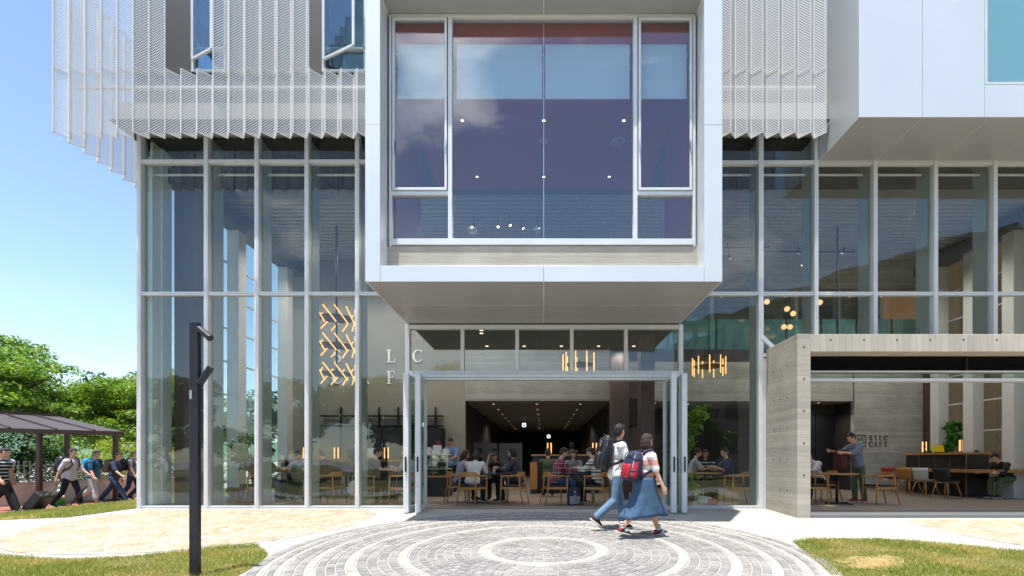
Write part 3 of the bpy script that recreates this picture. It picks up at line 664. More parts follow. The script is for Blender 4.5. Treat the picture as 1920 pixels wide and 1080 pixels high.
# ---- projecting box
PB = MB()
x0, x1, zb, zt, yf = -2.917, 2.917, 3.95, 11.2, -2.5
xi0, xi1, zi0, zi1 = -2.672, 2.622, 4.21, 8.65; yw = -2.09
pb = part('projecting_box', M['panel'], MB().box(x0+.02, xi0-.004, yf+.02, 0, zb+.02, zt).box(xi1+.004, x1-.02, yf+.02, 0, zb+.02, zt).box(xi0-.004, xi1+.004, yf+.02, -.1, zb+.02, zi0-.004).box(xi0-.004, xi1+.004, yf+.02, 0, zi1+.004, zt))
g = .005
def sub(name, mat, mb, **kw): return mb.build(name, mat, pb, **kw)
for a, b in ((zb, 6.503), (6.511, zt)):
    sub('face_panel', M['panel'], MB().box(x0, xi0-g/2, yf, yf+.019, a, b), bevel=.003); sub('face_panel', M['panel'], MB().box(xi1+g/2, x1, yf, yf+.019, a, b), bevel=.003)
    sub('side_panel', M['panel'], MB().box(x0, x0+.019, yf+.0195, 0, a, b)); sub('side_panel', M['panel'], MB().box(x1-.019, x1, yf+.0195, 0, a, b))
    lo = max(a, zi0); hi = min(b, zi1)
    sub('reveal_panel', M['panel'], MB().box(xi0-.003, xi0, yf+.0195, yw, lo, hi)); sub('reveal_panel', M['panel'], MB().box(xi1, xi1+.003, yf+.0195, yw, lo, hi))
for a, b in ((xi0+g/2, -.004), (.004, xi1-g/2)):
    sub('face_panel', M['panel'], MB().box(a, b, yf, yf+.019, zb, zi0), bevel=.003); sub('face_panel', M['panel'], MB().box(a, b, yf, yf+.019, zi1, zt), bevel=.003)
    sub('sill_panel', M['panel'], MB().box(a, b, yf+.0195, yw-.05, zi0-.003, zi0))
for a, b in ((x0+.02, -.006), (.006, x1-.02)):
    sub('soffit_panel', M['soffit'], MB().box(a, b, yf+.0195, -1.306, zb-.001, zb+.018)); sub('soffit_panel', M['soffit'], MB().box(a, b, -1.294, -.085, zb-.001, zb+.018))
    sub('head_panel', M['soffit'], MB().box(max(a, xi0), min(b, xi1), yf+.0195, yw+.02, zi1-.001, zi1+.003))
for q in (MB().box(x0+.02, x1-.02, -1.306, -1.294, zb+.0, zb+.017), MB().box(-.006, .006, yf+.02, -1.306, zb, zb+.017), MB().box(-.006, .006, -1.294, -.085, zb, zb+.017), MB().box(-.006, .006, yf+.02, yw+.02, zi1, zi1+.0035), MB().box(xi0-.002, xi0+.016, yf+.03, yw+.02, zi1-.014, zi1-.003), MB().box(xi1-.016, xi1+.002, yf+.03, yw+.02, zi1-.014, zi1-.003)): sub('joint_strip', M['joint'], q)
# concrete upstand under the window with tie holes
up = sub('upstand', M['conc'], MB().box(xi0, xi1, yw-.05, yw+.06, zi0, 4.685))
th = MB()
for i in range(8):
    x = -2.13+i*.617; th.path([(x, yw-.0535, 4.29), (x, yw-.03, 4.29)], .016, 10)
th.build('tie_holes', M['dkjoint'], pb)
# window of the box
wz0, wz1 = 4.685, 8.645
def yb(mb, a, b, c, d, y0=-.06, y1=.05): return mb.box(a, b, yw+y0, yw+y1, c, d)
fr = MB(); yb(fr, xi0+.03, xi0+.075, wz0, wz1); yb(fr, xi1-.075, xi1-.03, wz0, wz1); yb(fr, xi0+.075, xi1-.075, wz0+.02, wz0+.12, -.075); yb(fr, xi0+.075, xi1-.075, wz1-.05, wz1)
mL, mR = -1.60, 1.565
for m in (mL, mR): yb(fr, m-.035, m+.035, wz0+.12, wz1-.05)
zt1 = 5.59
yb(fr, xi0+.075, mL-.035, zt1-.03, zt1+.03); yb(fr, mR+.035, xi1-.075, zt1-.03, zt1+.03)
win = sub('window', M['alu'], fr, bevel=.004)
def sash(a, b, c, d, hx):
    f = MB(); w = .042; y0, y1 = yw-.075, yw-.062
    f.box(a, a+w, y0, yw-.02, c, d).box(b-w, b, y0, yw-.02, c, d).box(a+w, b-w, y0, yw-.02, c, c+w).box(a+w, b-w, y0, yw-.02, d-w, d)
    s = f.build('sash', M['alu'], pb, bevel=.003)
    MB().box(a+w, b-w, yw-.05, yw-.04, c+w, d-w).build('pane', M['glassb'], s)
    MB().box(a-.012, a-.002, yw-.062, yw-.0605, c, d).box(b+.002, b+.012, yw-.062, yw-.0605, c, d).box(a, b, yw-.062, yw-.0605, d+.002, d+.012).build('gasket', M['dkjoint'], s)
    for h in hx: MB().box(h-.012, h+.012, yw-.115, yw-.06, 6.33, 6.46).box(h-.009, h+.009, yw-.11, yw-.09, 6.25, 6.35).build('handle', M['steel'], s)
sash(xi0+.09, mL-.05, zt1+.045, wz1-.065, (xi0+.12, mL-.075)); sash(mR+.05, xi1-.09, zt1+.045, wz1-.065, (xi1-.12, mR+.075))
def wpane(a, b, c, d): MB().box(a, b, yw-.006, yw+.006, c, d).build('pane', M['glassb'], win)
wpane(mL+.036, -.006, wz0+.121, wz1-.051); wpane(.006, mR-.036, wz0+.121, wz1-.051)
wpane(xi0+.076, mL-.036, wz0+.121, zt1-.031); wpane(mR+.036, xi1-.076, wz0+.121, zt1-.031)
MB().box(-.005, .005, yw-.005, yw+.005, wz0+.12, wz1-.05).build('seal', M['steel'], win)
# blinds behind the window
for a, b in ((-2.55, -1.66), (-1.52, -.025), (.025, 1.5), (1.63, 2.5)):
    bl = MB().box(a, b, yw+.14, yw+.146, 7.37, 8.30).build('roller_blind', M['blind'], pb)
    MB().box(a, b, yw+.133, yw+.153, 7.345, 7.37).build('bottom_rail', M['white'], bl)
sub('head_box', M['redband'], MB().box(xi0, xi1, yw+.1, yw+.34, 8.3, 8.62))
# room inside the box: slab, ceiling, flank walls
sub('slab', M['dark'], MB().box(-2.89, 2.89, -.095, 2.4, 3.96, 4.2))
sub('slab', M['dark'], MB().box(xi0, xi1, yw+.061, -.1, 4.2-.004, 4.215))
sub('ceiling', M['red'], MB().box(-2.68, 2.63, yw+.3, 1.95, 7.96, 8.04))
sub('inner_wall', M['red'], MB().box(xi0+.004, xi0+.03, yw+.07, 0, 4.22, 8.3)); sub('inner_wall', M['red'], MB().box(xi1-.03, xi1-.004, yw+.07, 0, 4.22, 8.3))

# ---- big box at the right
RB = part('corner_box', M['panel'], MB().box(5.89, 22, -1.38, 0, 7.44, 14))
def sr(name, mat, mb, **kw): return mb.build(name, mat, RB, **kw)
for a, b in ((5.87, 7.05), (7.056, 8.21)): sr('face_panel', M['panel'], MB().box(a, b-.004, -1.4, -1.381, 7.42, 14), bevel=.003)
sr('face_panel', M['panel'], MB().box(8.214, 22, -1.4, -1.381, 7.42, 8.02), bevel=.003)
sr('side_panel', M['panel'], MB().box(5.87, 5.889, -1.3805, -.2, 7.42, 14)); sr('side_panel', M['panel'], MB().box(5.87, 5.889, -.19, -.1, 7.42, 14))
xs_ = [5.89, 7.07, 8.36, 9.64, 10.9, 12.2, 22]
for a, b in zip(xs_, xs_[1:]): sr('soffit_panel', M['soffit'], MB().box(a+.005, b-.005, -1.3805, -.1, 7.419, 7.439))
for x in xs_[1:-1]: sr('joint_strip', M['joint'], MB().box(x-.005, x+.005, -1.38, -.1, 7.4215, 7.4385))
wr = sr('window', M['alu'], MB().box(8.215, 8.26, -1.4, -1.37, 8.03, 14).box(8.26, 13, -1.4, -1.37, 8.03, 8.07))
MB().box(8.26, 13, -1.389, -1.383, 8.07, 14).build('pane', glass('corner_box_glass', (.82,.95,.95), .06), wr)
bl = MB()
for i in range(60): bl.bar((8.3, -1.30, 8.1+i*.05), (13, -1.30, 8.1+i*.05), .004, .035, (0,-.5,1))
bl.build('venetian_blind', pbr('venetian_slat', C('#cfe8e4'), .5), wr)

# ---- pleated perforated screens
def pleat(x0, x1, xm, yn, yfar, z0, z1, along='x', name='screen_panel'):
    P = [(x0, yn), (xm, yfar), (x1, yn)]
    if along == 'y': P = [(b, a) for a, b in P]
    v = []; f = []; uv = []
    u = 0; us = [0]
    for i in range(2): u += math.hypot(P[i+1][0]-P[i][0], P[i+1][1]-P[i][1]); us.append(u)
    for i in range(2):
        k = len(v); v += [(P[i][0],P[i][1],z0),(P[i+1][0],P[i+1][1],z0),(P[i+1][0],P[i+1][1],z1),(P[i][0],P[i][1],z1)]
        f.append((k,k+1,k+2,k+3)); uv += [(us[i],z0),(us[i+1],z0),(us[i+1],z1),(us[i],z1)]
    me = bpy.data.meshes.new(name); me.from_pydata(v, [], f); l = me.uv_layers.new(name='uv')
    for i, c in enumerate(uv): l.data[i].uv = c
    o = link(name, me, B, M['mesh'])
    e = MB(); t = .014
    for i in range(2):
        a, b = P[i], P[i+1]
        for z in (z0+.008, z1-.008): e.bar((a[0],a[1],z), (b[0],b[1],z), .012, .016)
    for q in P[:2]: e.bar((q[0],q[1],z0), (q[0],q[1],z1), .014, .014, (0,1,0))
    e.build('edge', M['meshedge'], o)
YN, YF = -1.04, -.85; pt = .31; ZL, ZM = 7.38, 8.62
n = 0; x = -9.50
while x < -3.05:
    pleat(x, x+pt, x+pt*.52, YN, YF, ZL, ZM)
    if x < -7.45 or -6.5 < x < -4.7: pleat(x, x+pt, x+pt*.52, YN, YF, ZM+.02, 10.6)
    x += pt
x = 3.0
while x < 5.3:
    pleat(x, x+pt, x+pt*.52, YN, YF, ZL, ZM); pleat(x, x+pt, x+pt*.52, YN, YF, ZM+.02, 10.6); x += pt
y = YN+.014
while y < 1.6:
    pleat(y, y+pt, y+pt*.52, -9.517, -9.327, ZL, ZM, 'y'); pleat(y, y+pt, y+pt*.52, -9.517, -9.327, ZM+.02, 10.6, 'y'); y += pt
# slab behind the screens, hidden upper wall, its windows
part('edge_slab', M['upwhite'], MB().box(-8.8, -2.93, -.4, 2.0, 8.02, 8.42)); part('edge_slab', M['upwhite'], MB().box(2.93, 5.85, -.4, 2.0, 8.02, 8.42)); part('edge_slab', M['upwhite'], MB().box(-8.8, -8.65, 2.0, 8, 8.02, 8.42))
box('soffit', M['dkceil'], -8.9, -2.93, -.5, -.1, 8.0, 8.018); box('soffit', M['dkceil'], 2.93, 5.86, -.5, -.1, 8.0, 8.018); box('soffit', M['dkceil'], -8.9, -8.7, -.1, 8, 8.0, 8.018)
part('corbel', M['upwhite'], MB().box(-9.15, -8.69, 1.75, 2.0, 7.55, 7.99))
part('screen_rail', M['white'], MB().box(-9.3, -2.95, -.80, -.74, 8.42, 8.47).box(2.95, 5.4, -.80, -.74, 8.42, 8.47))
wx = [(-7.34, -6.62), (-4.62, -3.7)]
edges = [-8.55, wx[0][0], wx[0][1], wx[1][0], wx[1][1], -2.93]
for a, b in ((edges[0], edges[1]), (edges[2], edges[3]), (edges[4], edges[5])): box('upper_wall', M['upwall'], a, b, -.3, -.2, 8.5, 12)
for a, b in wx: box('upper_wall', M['upwall'], a, b, -.3, -.2, 8.5, 9.12)
box('upper_wall', M['upwall'], 2.93, 5.86, -.3, -.2, 8.5, 12)
upg = glass('upper_window_glass', (.6,.75,.8), .13)
for a, b in wx:
    f = MB().box(a, a+.05, -.33, -.2, 9.12, 12).box(b-.05, b, -.33, -.2, 9.12, 12).box(a, b, -.34, -.2, 9.12, 9.17).box(a, b, -.33, -.2, 9.6, 9.64)
    o = part('upper_window', M['alu'], f)
    MB().box(a+.05, b-.05, -.26, -.25, 9.17, 12).build('pane', upg, o)
    s = MB(); c, sn = math.cos(R(24)), math.sin(R(24)); wd = b-a-.1
    A = Vector((a+.05, -.36, 0)); D = Vector((c, -sn, 0))*wd
    s.bar(A+Vector((0,0,9.36)), A+D+Vector((0,0,9.36)), .04, .05); s.bar(A+Vector((0,0,9.36)), A+Vector((0,0,12)), .05, .04, (0,1,0)); s.bar(A+D+Vector((0,0,9.36)), A+D+Vector((0,0,12)), .05, .04, (0,1,0))
    so = s.build('sash', M['alu'], o); MB().bar(A+D*.05+Vector((0,0,10.7)), A+D*.95+Vector((0,0,10.7)), .01, 2.6).build('sash_pane', upg, o)
part('upper_room', pbr('upper_room_wall', C('#4a6d78'), .8), MB().box(-8.5, -2.95, 2.2, 2.3, 8.1, 12).box(-8.5, 13, -.2, 2.2, 11.9, 12))
part('roof', M['dark'], MB().box(-9.1, 22, -.1, 30, 12.0, 12.2))

# ---- concrete portal in front of the right part
P = thing('concrete_portal', 'board-marked concrete portal framing the open terrace side of the cafe', 'wall')
def pp(name, mat, mb, **kw): return mb.build(name, mat, P, **kw)
pp('pier', M['conc'], MB().box(4.736, 4.986, -1.37, -.10, -.2, 3.39), bevel=.008)
pp('beam', M['concv'], MB().box(4.987, 16.2, -1.368, -.96, 3.06, 3.388), bevel=.008)
pp('roof_slab', M['conc'], MB().box(4.99, 16.2, -.955, -.1, 3.12, 3.36))
h = MB()
for z in (.45, 1.05, 1.65, 2.25, 2.85): 
    h.path([(4.86, -1.374, z+.3), (4.86, -1.36, z+.3)], .016, 10)
    for y in (-.45, -.72, -1.0):
        if z > .9 or y < -.5: h.path([(4.732, y, z), (4.75, y, z)], .013, 10)
for i in range(9): h.path([(5.36+i*.62, -1.372, 3.28), (5.36+i*.62, -1.36, 3.28)], .016, 10)
h.build('tie_holes', M['dkjoint'], P)
lv = MB().box(4.99, 16.2, -.72, -.70, 2.8, 3.1)
for i in range(8): lv.bar((4.99, -.80, 2.83+i*.036), (16.2, -.80, 2.83+i*.036), .05, .008, (0,.5,1))
pp('louvre', M['black'], lv)
pp('louvre_mullion', M['charcoal'], MB().box(8.35, 8.38, -.84, -.80, 2.8, 3.1))
pp('track', M['alu'], MB().box(4.99, 16.2, -.9, -.7, 2.765, 2.79).box(4.99, 16.2, -.9, -.7, 2.585, 2.64))
pp('track_glass', M['glassd'], MB().box(4.99, 16.2, -.805, -.795, 2.64, 2.765))
pp('bracket', M['alu'], MB().box(4.69, 4.735, -.09, -.05, 3.02, 3.1))
pp('drain_post', M['alu'], MB().box(4.695, 4.733, -.098, -.02, -.02, 3.2))

# ---- interior shell
YB = 6.1
def inn(name, mat, mb, **kw): return mb.build(name, mat, B, **kw)
inn('back_wall', M['plaster'], MB().box(-8.6, -2.68, YB, YB+.2, 0, 7.95))
inn('back_wall', M['concd'], MB().box(-2.68, 2.28, YB+.003, YB+.2, 3.06, 7.95))
inn('back_wall', M['concd'], MB().box(2.28, 10.55, YB, YB+.2, 3.06, 4.4).box(10.6, 13.1, YB, YB+.2, 0, 4.4))
inn('gallery_edge', M['dark'], MB().box(2.28, 13.1, YB-.01, YB+.3, 4.4, 4.82))
inn('back_wall', M['concd'], MB().box(2.28, 13.1, YB+2.2, YB+2.4, 4.8, 7.9).box(2.28, 13.1, YB, YB+.2, 6.9, 7.95))
for i in range(9):
    a = 2.35+i*1.2; pn = inn('gallery_glass', M['gall'], MB().box(a, a+1.14, YB+.1, YB+.112, 4.83, 5.88))
inn('gallery_post', M['charcoal'], *[(lambda m: [m.box(2.33+i*1.2, 2.35+i*1.2, YB+.08, YB+.13, 4.83, 5.9) for i in range(9)] and m)(MB())])
inn('gallery_fin', pbr('gallery_fin', C('#cfd8d6'), .6), *[(lambda m: [m.box(3.0+i*1.55, 3.12+i*1.55, YB+1.2, YB+1.5, 4.83, 7.3) for i in range(7)] and m)(MB())])
sl = MB()
for i in range(19): sl.box(-8.4, 13.0, 2.1+i*.208, 2.1+i*.208+.115, 7.82, 7.90)
inn('slat_ceiling', M['slat'], sl)
inn('ceiling_void', M['slatback'], MB().box(-8.6, 13.1, 1.96, YB, 7.98, 8.0))
inn('ceiling', M['dkceil'], MB().box(-8.6, -2.69, .05, 1.95, 7.96, 8.0)); inn('ceiling', M['dkceil'], MB().box(2.64, 13.1, .05, 1.95, 7.96, 8.0))
inn('ceiling_beam', M['upwhite'], MB().box(-8.5, -2.7, 1.955, 2.06, 7.7, 7.95).box(2.65, 13.0, 1.955, 2.06, 7.7, 7.95))
# corridor in the middle
inn('corridor_wall', M['dark'], MB().box(-2.85, -2.68, YB+.2, 24, 0, 3.06).box(2.28, 2.45, YB+.2, 24, 0, 3.06).box(-2.7, 2.3, 24, 24.2, 0, 3.06))
inn('corridor_ceiling', M['ceil'], MB().box(-2.68, 2.28, YB+.002, 24, 3.06, 3.14))
inn('recess', M['dark'], MB().box(2.45, 9.1, 8.4, 8.6, 0, 3.06).box(9.1, 10.6, 7.2, 7.3, 0, 3.06).box(9.05, 9.12, YB+.2, 8.4, 0, 3.06).box(10.6, 10.7, YB+.2, 7.3, 0, 3.06))
inn('recess_ceiling', M['ceil'], MB().box(2.45, 10.6, YB+.2, 8.5, 3.06, 3.14))
inn('door', M['black'], MB().box(9.2, 9.86, 7.16, 7.199, 0, 2.75).box(9.88, 10.55, 7.16, 7.199, 0, 2.75))
inn('corner_panel', M['sidepanel'], MB().box(-8.595, -8.50, .10, .33, 0, 7.95)); inn('corner_panel', M['sidepanel'], MB().box(-8.595, -8.47, .34, .61, 0, 7.95))
# brown steel piers
for a in ((-8.42, -7.58, .62, .95, 7.94), (2.32, 3.15, 5.2, 6.09, 3.9), (12.93, 13.09, 5.5, 6.09, 7.9), (2.24, 2.56, .75, 1.15, 3.94), (1.75, 2.22, 2.2, 2.5, 3.94)):
    inn('pier', M['brown'], MB().box(a[0], a[1], a[2], a[3], 0, a[4]))
# glazed side walls with white piers
for sx, xx in ((-1, -8.64), (1, 13.12)):
    for i, y in enumerate((1.5, 2.75, 4.0, 5.25)):
        inn('side_pier', M['white'], MB().box(xx-sx*.02, xx-sx*.34, y, y+.34, 0, 7.3))
    inn('side_beam', M['upwall'], MB().box(xx-sx*.02, xx-sx*.5, .5, YB, 7.3, 7.62).box(xx, xx-sx*.1, .1, YB, 7.62, 7.95))
    for a, b in ((.1, 1.55), (1.79, 2.75), (3.04, 4.0), (4.29, 5.25), (5.54, 6.1)):
        inn('side_pane', M['sideglass'], MB().box(xx-.006, xx+.006, a, b, .05, 7.3))
    tr = MB()
    for z in (.02, 1.0, 1.9, 2.8, 3.7, 4.6, 5.5, 6.4): tr.box(xx-.03, xx+.03, 1.84, YB, z, z+.04)
    tr.box(xx-.04, xx+.04, .1, .16, 0, 7.95).box(xx-.04, xx+.04, .1, YB, 0, .05)
    inn('side_transom', M['alu'], tr)
# orange neighbour at the right, seen through the side wall
nb = thing('brick_building', 'orange brick building standing outside the right side windows', 'building', (18.2, 5, 0))
MB().box(0, 4, -9, 14, -.5, 12).build('wall', M['brick'], nb)
for i in range(4):
    wn_ = MB().box(-.03, 0, -2+i*2.2, -1.2+i*2.2, 6.0, 7.2).build('window', M['oppodark'], nb)
    MB().box(-.05, 0, -2.06+i*2.2, -2+i*2.2, 5.95, 7.25).box(-.05, 0, -1.2+i*2.2, -1.14+i*2.2, 5.95, 7.25).build('frame', M['white'], wn_)
# ================================================================== furniture
def mk_armchair(label, loc, rz):
    t = thing('armchair', label, 'chair', loc, rz, 'oak armchairs with black seats')
    MB().box(-.235, .235, -.2, .235, .425, .465).build('seat', M['seat'], t, bevel=.015)
    f = MB().bar((-.25,.22,.39), (.25,.22,.39), .022, .05).bar((-.22,-.2,.39), (.22,-.2,.39), .022, .05)
    for s in (-1, 1): f.bar((s*.245,.22,.39), (s*.215,-.21,.39), .022, .05)
    f.build('seat_frame', M['wood'], t)
    for s in (-1, 1):
        MB().path([(s*.265,.245,0), (s*.255,.23,.4), (s*.25,.22,.655)], [.013,.018,.017], 8).build('leg', M['wood'], t, smooth=True)
        MB().path([(s*.24,-.30,0), (s*.215,-.215,.4), (s*.205,-.20,.67)], [.013,.018,.017], 8).build('leg', M['wood'], t, smooth=True)
        MB().path([(s*.25,.26,.665), (s*.258,.10,.668), (s*.262,-.03,.672), (s*.25,-.12,.69)], [.017,.02,.022,.02], 8, .8).build('armrest', M['wood'], t, smooth=True)
    pts = []; k = 12
    for i in range(k+1):
        a = R(180+180*i/k); pts.append((.255*math.cos(a), -.10+.155*math.sin(a), i/k))
    m = MB()
    for i in range(k):
        (xa, ya, ta), (xb, yb_, tb) = pts[i], pts[i+1]
        def zz(t): q = sm(min(t, 1-t)/.22); return .655+.0*q, .69+.075*q
        (a0, a1), (b0, b1) = zz(ta), zz(tb); s = .92
        m.add([(xa,ya,a0),(xb,yb_,b0),(xb*s,yb_*s-.008,b0),(xa*s,ya*s-.008,a0),(xa,ya,a1),(xb,yb_,b1),(xb*s,yb_*s-.008,b1),(xa*s,ya*s-.008,a1)],
              [(0,3,2,1),(4,5,6,7),(0,1,5,4),(2,3,7,6)] + ([(3,0,4,7)] if i == 0 else []) + ([(1,2,6,5)] if i == k-1 else []))
    bm_ = m.mesh('backrest'); b2 = bmesh.new(); b2.from_mesh(bm_); bmesh.ops.remove_doubles(b2, verts=b2.verts, dist=1e-4); bmesh.ops.recalc_face_normals(b2, faces=b2.faces); b2.to_mesh(bm_); b2.free()
    o = link('backrest', bm_, t, M['wood']); return t
chairs = [
 (-6.63, .95, -80, 'oak armchair with a green-jacketed sitter beside the potted plant'),
 (-5.04, 1.0, 80, 'oak armchair under the sitter in the maroon jacket'),
 (-4.15, .95, -85, 'oak armchair with a white bag hanging from it'),
 (-3.28, .85, 88, 'oak armchair directly behind the left folding doors'),
 (-2.12, 1.5, -70, 'oak armchair of the woman with long hair in a lilac top'),
 (-1.66, .82, -22, 'oak armchair with its back to the door under the sitter in a white T-shirt'),
 (-.70, .98, 75, 'oak armchair on the right of the cluttered black table by the entrance'),
 (.26, .95, -75, 'oak armchair of the sitter in the plaid shirt'),
 (1.26, .85, 60, 'oak armchair of the sitter in the striped jumper'),
 (4.55, .9, 90, 'oak armchair at the window just left of the concrete pier'),
 (6.32, 1.0, -90, 'oak armchair beside the concrete pier, left of the round table'),
 (7.42, 2.35, 88, 'oak armchair half hidden behind the round table pedestal'),
 (7.92, 1.0, 88, 'empty oak armchair right of the standing man'),
]
proto = None
for x, y, rz, lab in chairs:
    if proto is None: proto = c = mk_armchair(lab, (x, y, 0), R(rz))
    else:
        c = copy_tree(proto); c.location = (x, y, 0); c.rotation_euler.z = R(rz); c['label'] = lab
def mk_table(label, loc, w=.72, d=.72, top='black', leg='steel', n=4):
    t = thing('cafe_table', label, 'table', loc, 0, 'cafe tables')
    MB().box(-w/2, w/2, -d/2, d/2, .685, .715).build('tabletop', M[top], t, bevel=.004)
    for sx in (-1, 1):
        for sy in (-1, 1): MB().tube((sx*(w/2-.12), sy*(d/2-.12), .685), (sx*(w/2-.10), sy*(d/2-.08), 0), .018, .012).build('leg', M[leg], t, smooth=True)
    return t
mk_table('small black table with pale legs in front of the man in a grey shirt', (-6.0, 1.45, 0))
mk_table('long black table with papers behind the left folding doors', (-3.62, 1.55, 0), .9)
mk_table('black table crowded with cups near the entrance', (-1.22, 1.5, 0), .8)
mk_table('black table carrying the green laptop', (.95, 1.55, 0), .75)
def mk_round(label, loc, r=.42, top='woodt', foot='black', name='round_table'):
    t = thing(name, label, 'table', loc, 0, 'round pedestal tables')
    MB().lathe([(r-.01,.69),(r,.70),(r,.715),(r-.006,.722)], n=32).build('tabletop', M[top], t)
    MB().tube((0,0,.02), (0,0,.69), .03, n=14).build('pedestal', M[foot], t, smooth=True)
    m = MB(); 
    for i in range(4):
        a = R(45+90*i-20); m.bar((0,0,.02), (.38*math.cos(a), .38*math.sin(a), .012), .055, .022)
    m.build('foot', M[foot], t); return t
mk_round('round oak table with a black cross foot beside the standing man', (7.0, 1.15, 0), .45)
mk_round('second round oak table mostly hidden behind the concrete pier', (6.75, 2.35, 0), .40)
mk_round('small oak topped table behind the right hand window pane', (4.05, 1.75, 0), .42)
# bars
def mk_counter(label, x0, x1, y, z, ext=0.):
    t = thing('bar_counter', label, 'counter', ((x0+x1)/2, y, 0)); hx = (x1-x0)/2
    MB().box(-hx-.04, hx+.04, -.32, .32, z-.05, z).build('counter_top', M['woodt'], t, bevel=.004)
    MB().box(-hx, hx, -.24, .28, .08, z-.052).build('body', M['counter'], t); MB().box(-hx+.02, hx-.02, -.2, .24, 0, .08).build('plinth', M['black'], t)
    return t
mk_counter('black bar counter with an oak top below the white cafe lettering', -7.75, -4.35, 4.1, 1.05)
c2 = mk_counter('central black counter with an oak top inside the entrance', -.35, 1.75, 5.0, 1.22)
MB().box(-1.12, -.90, -.6, -.2, .15, .98).build('end_post', M['wood'], c2, bevel=.004); MB().box(-1.11, -.91, -.59, -.21, 0, .15).build('post_base', M['counter'], c2)
t = thing('bar_counter', 'long black panelled counter with an attached oak bench table at the right', 'counter', (12.2, 4.3, 0))
MB().box(-.32, .32, -1.1, 1.15, 0, 1.2).build('body', M['counter'], t); MB().box(-.38, .36, -1.16, 1.2, 1.2, 1.26).build('counter_top', M['woodt'], t, bevel=.004)
m = MB()
for y in (-1.1, -.55, 0, .6): m.box(-.322, -.3205, y-.004, y+.004, .02, 1.19)
m.box(-.325, -.31, -1.105, -1.09, 0, 1.2)
m.build('panel_joints', M['steel'], t)
MB().box(-.75, -.323, -1.4, 1.1, .70, .78).box(-.75, 2.4, -1.85, -1.42, .70, .78).box(-.32,2.4,-1.42,-1.105,.70,.78).build('bench_table', M['woodt'], t)
MB().box(-.6, -.325, -.9, .9, .38, .42).build('foot_shelf', M['woodt'], t)
# stools at the left bar
sp = None
for x, lab in ((-6.7, 'bar stool with thin legs at the left end of the left bar'), (-5.55, 'bar stool behind the maroon jacket'), (-4.7, 'bar stool at the right end of the left bar')):
    if sp is None:
        sp = s = thing('bar_stool', lab, 'stool', (x, 3.2, 0), 0, 'bar stools')
        MB().lathe([(.16,.70),(.18,.72),(.18,.75),(.15,.765)], n=20).build('seat', M['seat'], s)
        for i in range(4):
            a = R(45+90*i); MB().tube((.1*math.cos(a), .1*math.sin(a), .7), (.2*math.cos(a), .2*math.sin(a), 0), .011).build('leg', M['steel'], s, smooth=True)
        MB().path([(.165*math.cos(R(30*i)), .165*math.sin(R(30*i)), .26) for i in range(12)], .008, 6, closed=True).build('foot_ring', M['steel'], s)
    else: s = copy_tree(sp); s.location = (x, 3.2, 0); s['label'] = lab
# shell chairs
def mk_shell(label, loc, rz, mat):
    t = thing('shell_chair', label, 'chair', loc, rz, 'shell chairs at the long counter')
    prof = [(.22,.455),(.12,.445),(-.02,.435),(-.12,.44),(-.18,.48),(-.215,.58),(-.235,.72),(-.245,.82)]
    m = MB(); v = []; n = 7
    for y, z in prof:
        for j in range(n):
            u = -1+2*j/(n-1); wd = .21+.02*min(1, (z-.43)/.3); bx = u*wd; curl = (u*u)*.04
            v.append((bx, y+(curl if z > .5 else 0), z+(curl if z <= .5 else 0)))
    m.add(v, [(i*n+j, i*n+j+1, (i+1)*n+j+1, (i+1)*n+j) for i in range(len(prof)-1) for j in range(n-1)])
    o = m.build('shell', mat, t, smooth=True); so = o.modifiers.new('thick', 'SOLIDIFY'); so.thickness = .014
    MB().path([(-.15,.17,.41),(0,.1,.425),(.15,.17,.41)], .009, 6).path([(-.15,-.17,.41),(0,-.1,.425),(.15,-.17,.41)], .009, 6).bar((0,.1,.425),(0,-.1,.425),.02,.012).build('frame', M['steel'], t)
    for sx in (-1, 1):
        for sy in (-1, 1): MB().tube((sx*.14, sy*.16, .415), (sx*.23, sy*.26, 0), .016, .011).build('leg', M['wood'], t, smooth=True)
shell_cols = [('red', '#8e2c28'), ('mustard', '#a8722a'), ('white', '#c9c8c2'), ('black', '#1b1c20')]
for (nm, hx_), (x, y) in zip(shell_cols, ((11.25, 5.2), (11.1, 4.3), (11.0, 3.55), (10.95, 2.75))):
    mk_shell(f'{nm} shell chair with splayed oak legs at the long counter', (x, y, 0), R(-75), pbr('shell_'+nm, C(hx_), .5))
st = thing('low_stool', 'low black stool with wooden legs at the right edge', 'stool', (13.0, 2.3, 0))
MB().lathe([(.19,.40),(.2,.42),(.2,.44),(.18,.455)], n=18).build('seat', M['seat'], st)
for i in range(4):
    a = R(45+90*i); MB().tube((.13*math.cos(a), .13*math.sin(a), .4), (.19*math.cos(a), .19*math.sin(a), 0), .014).build('leg', M['wood'], st)

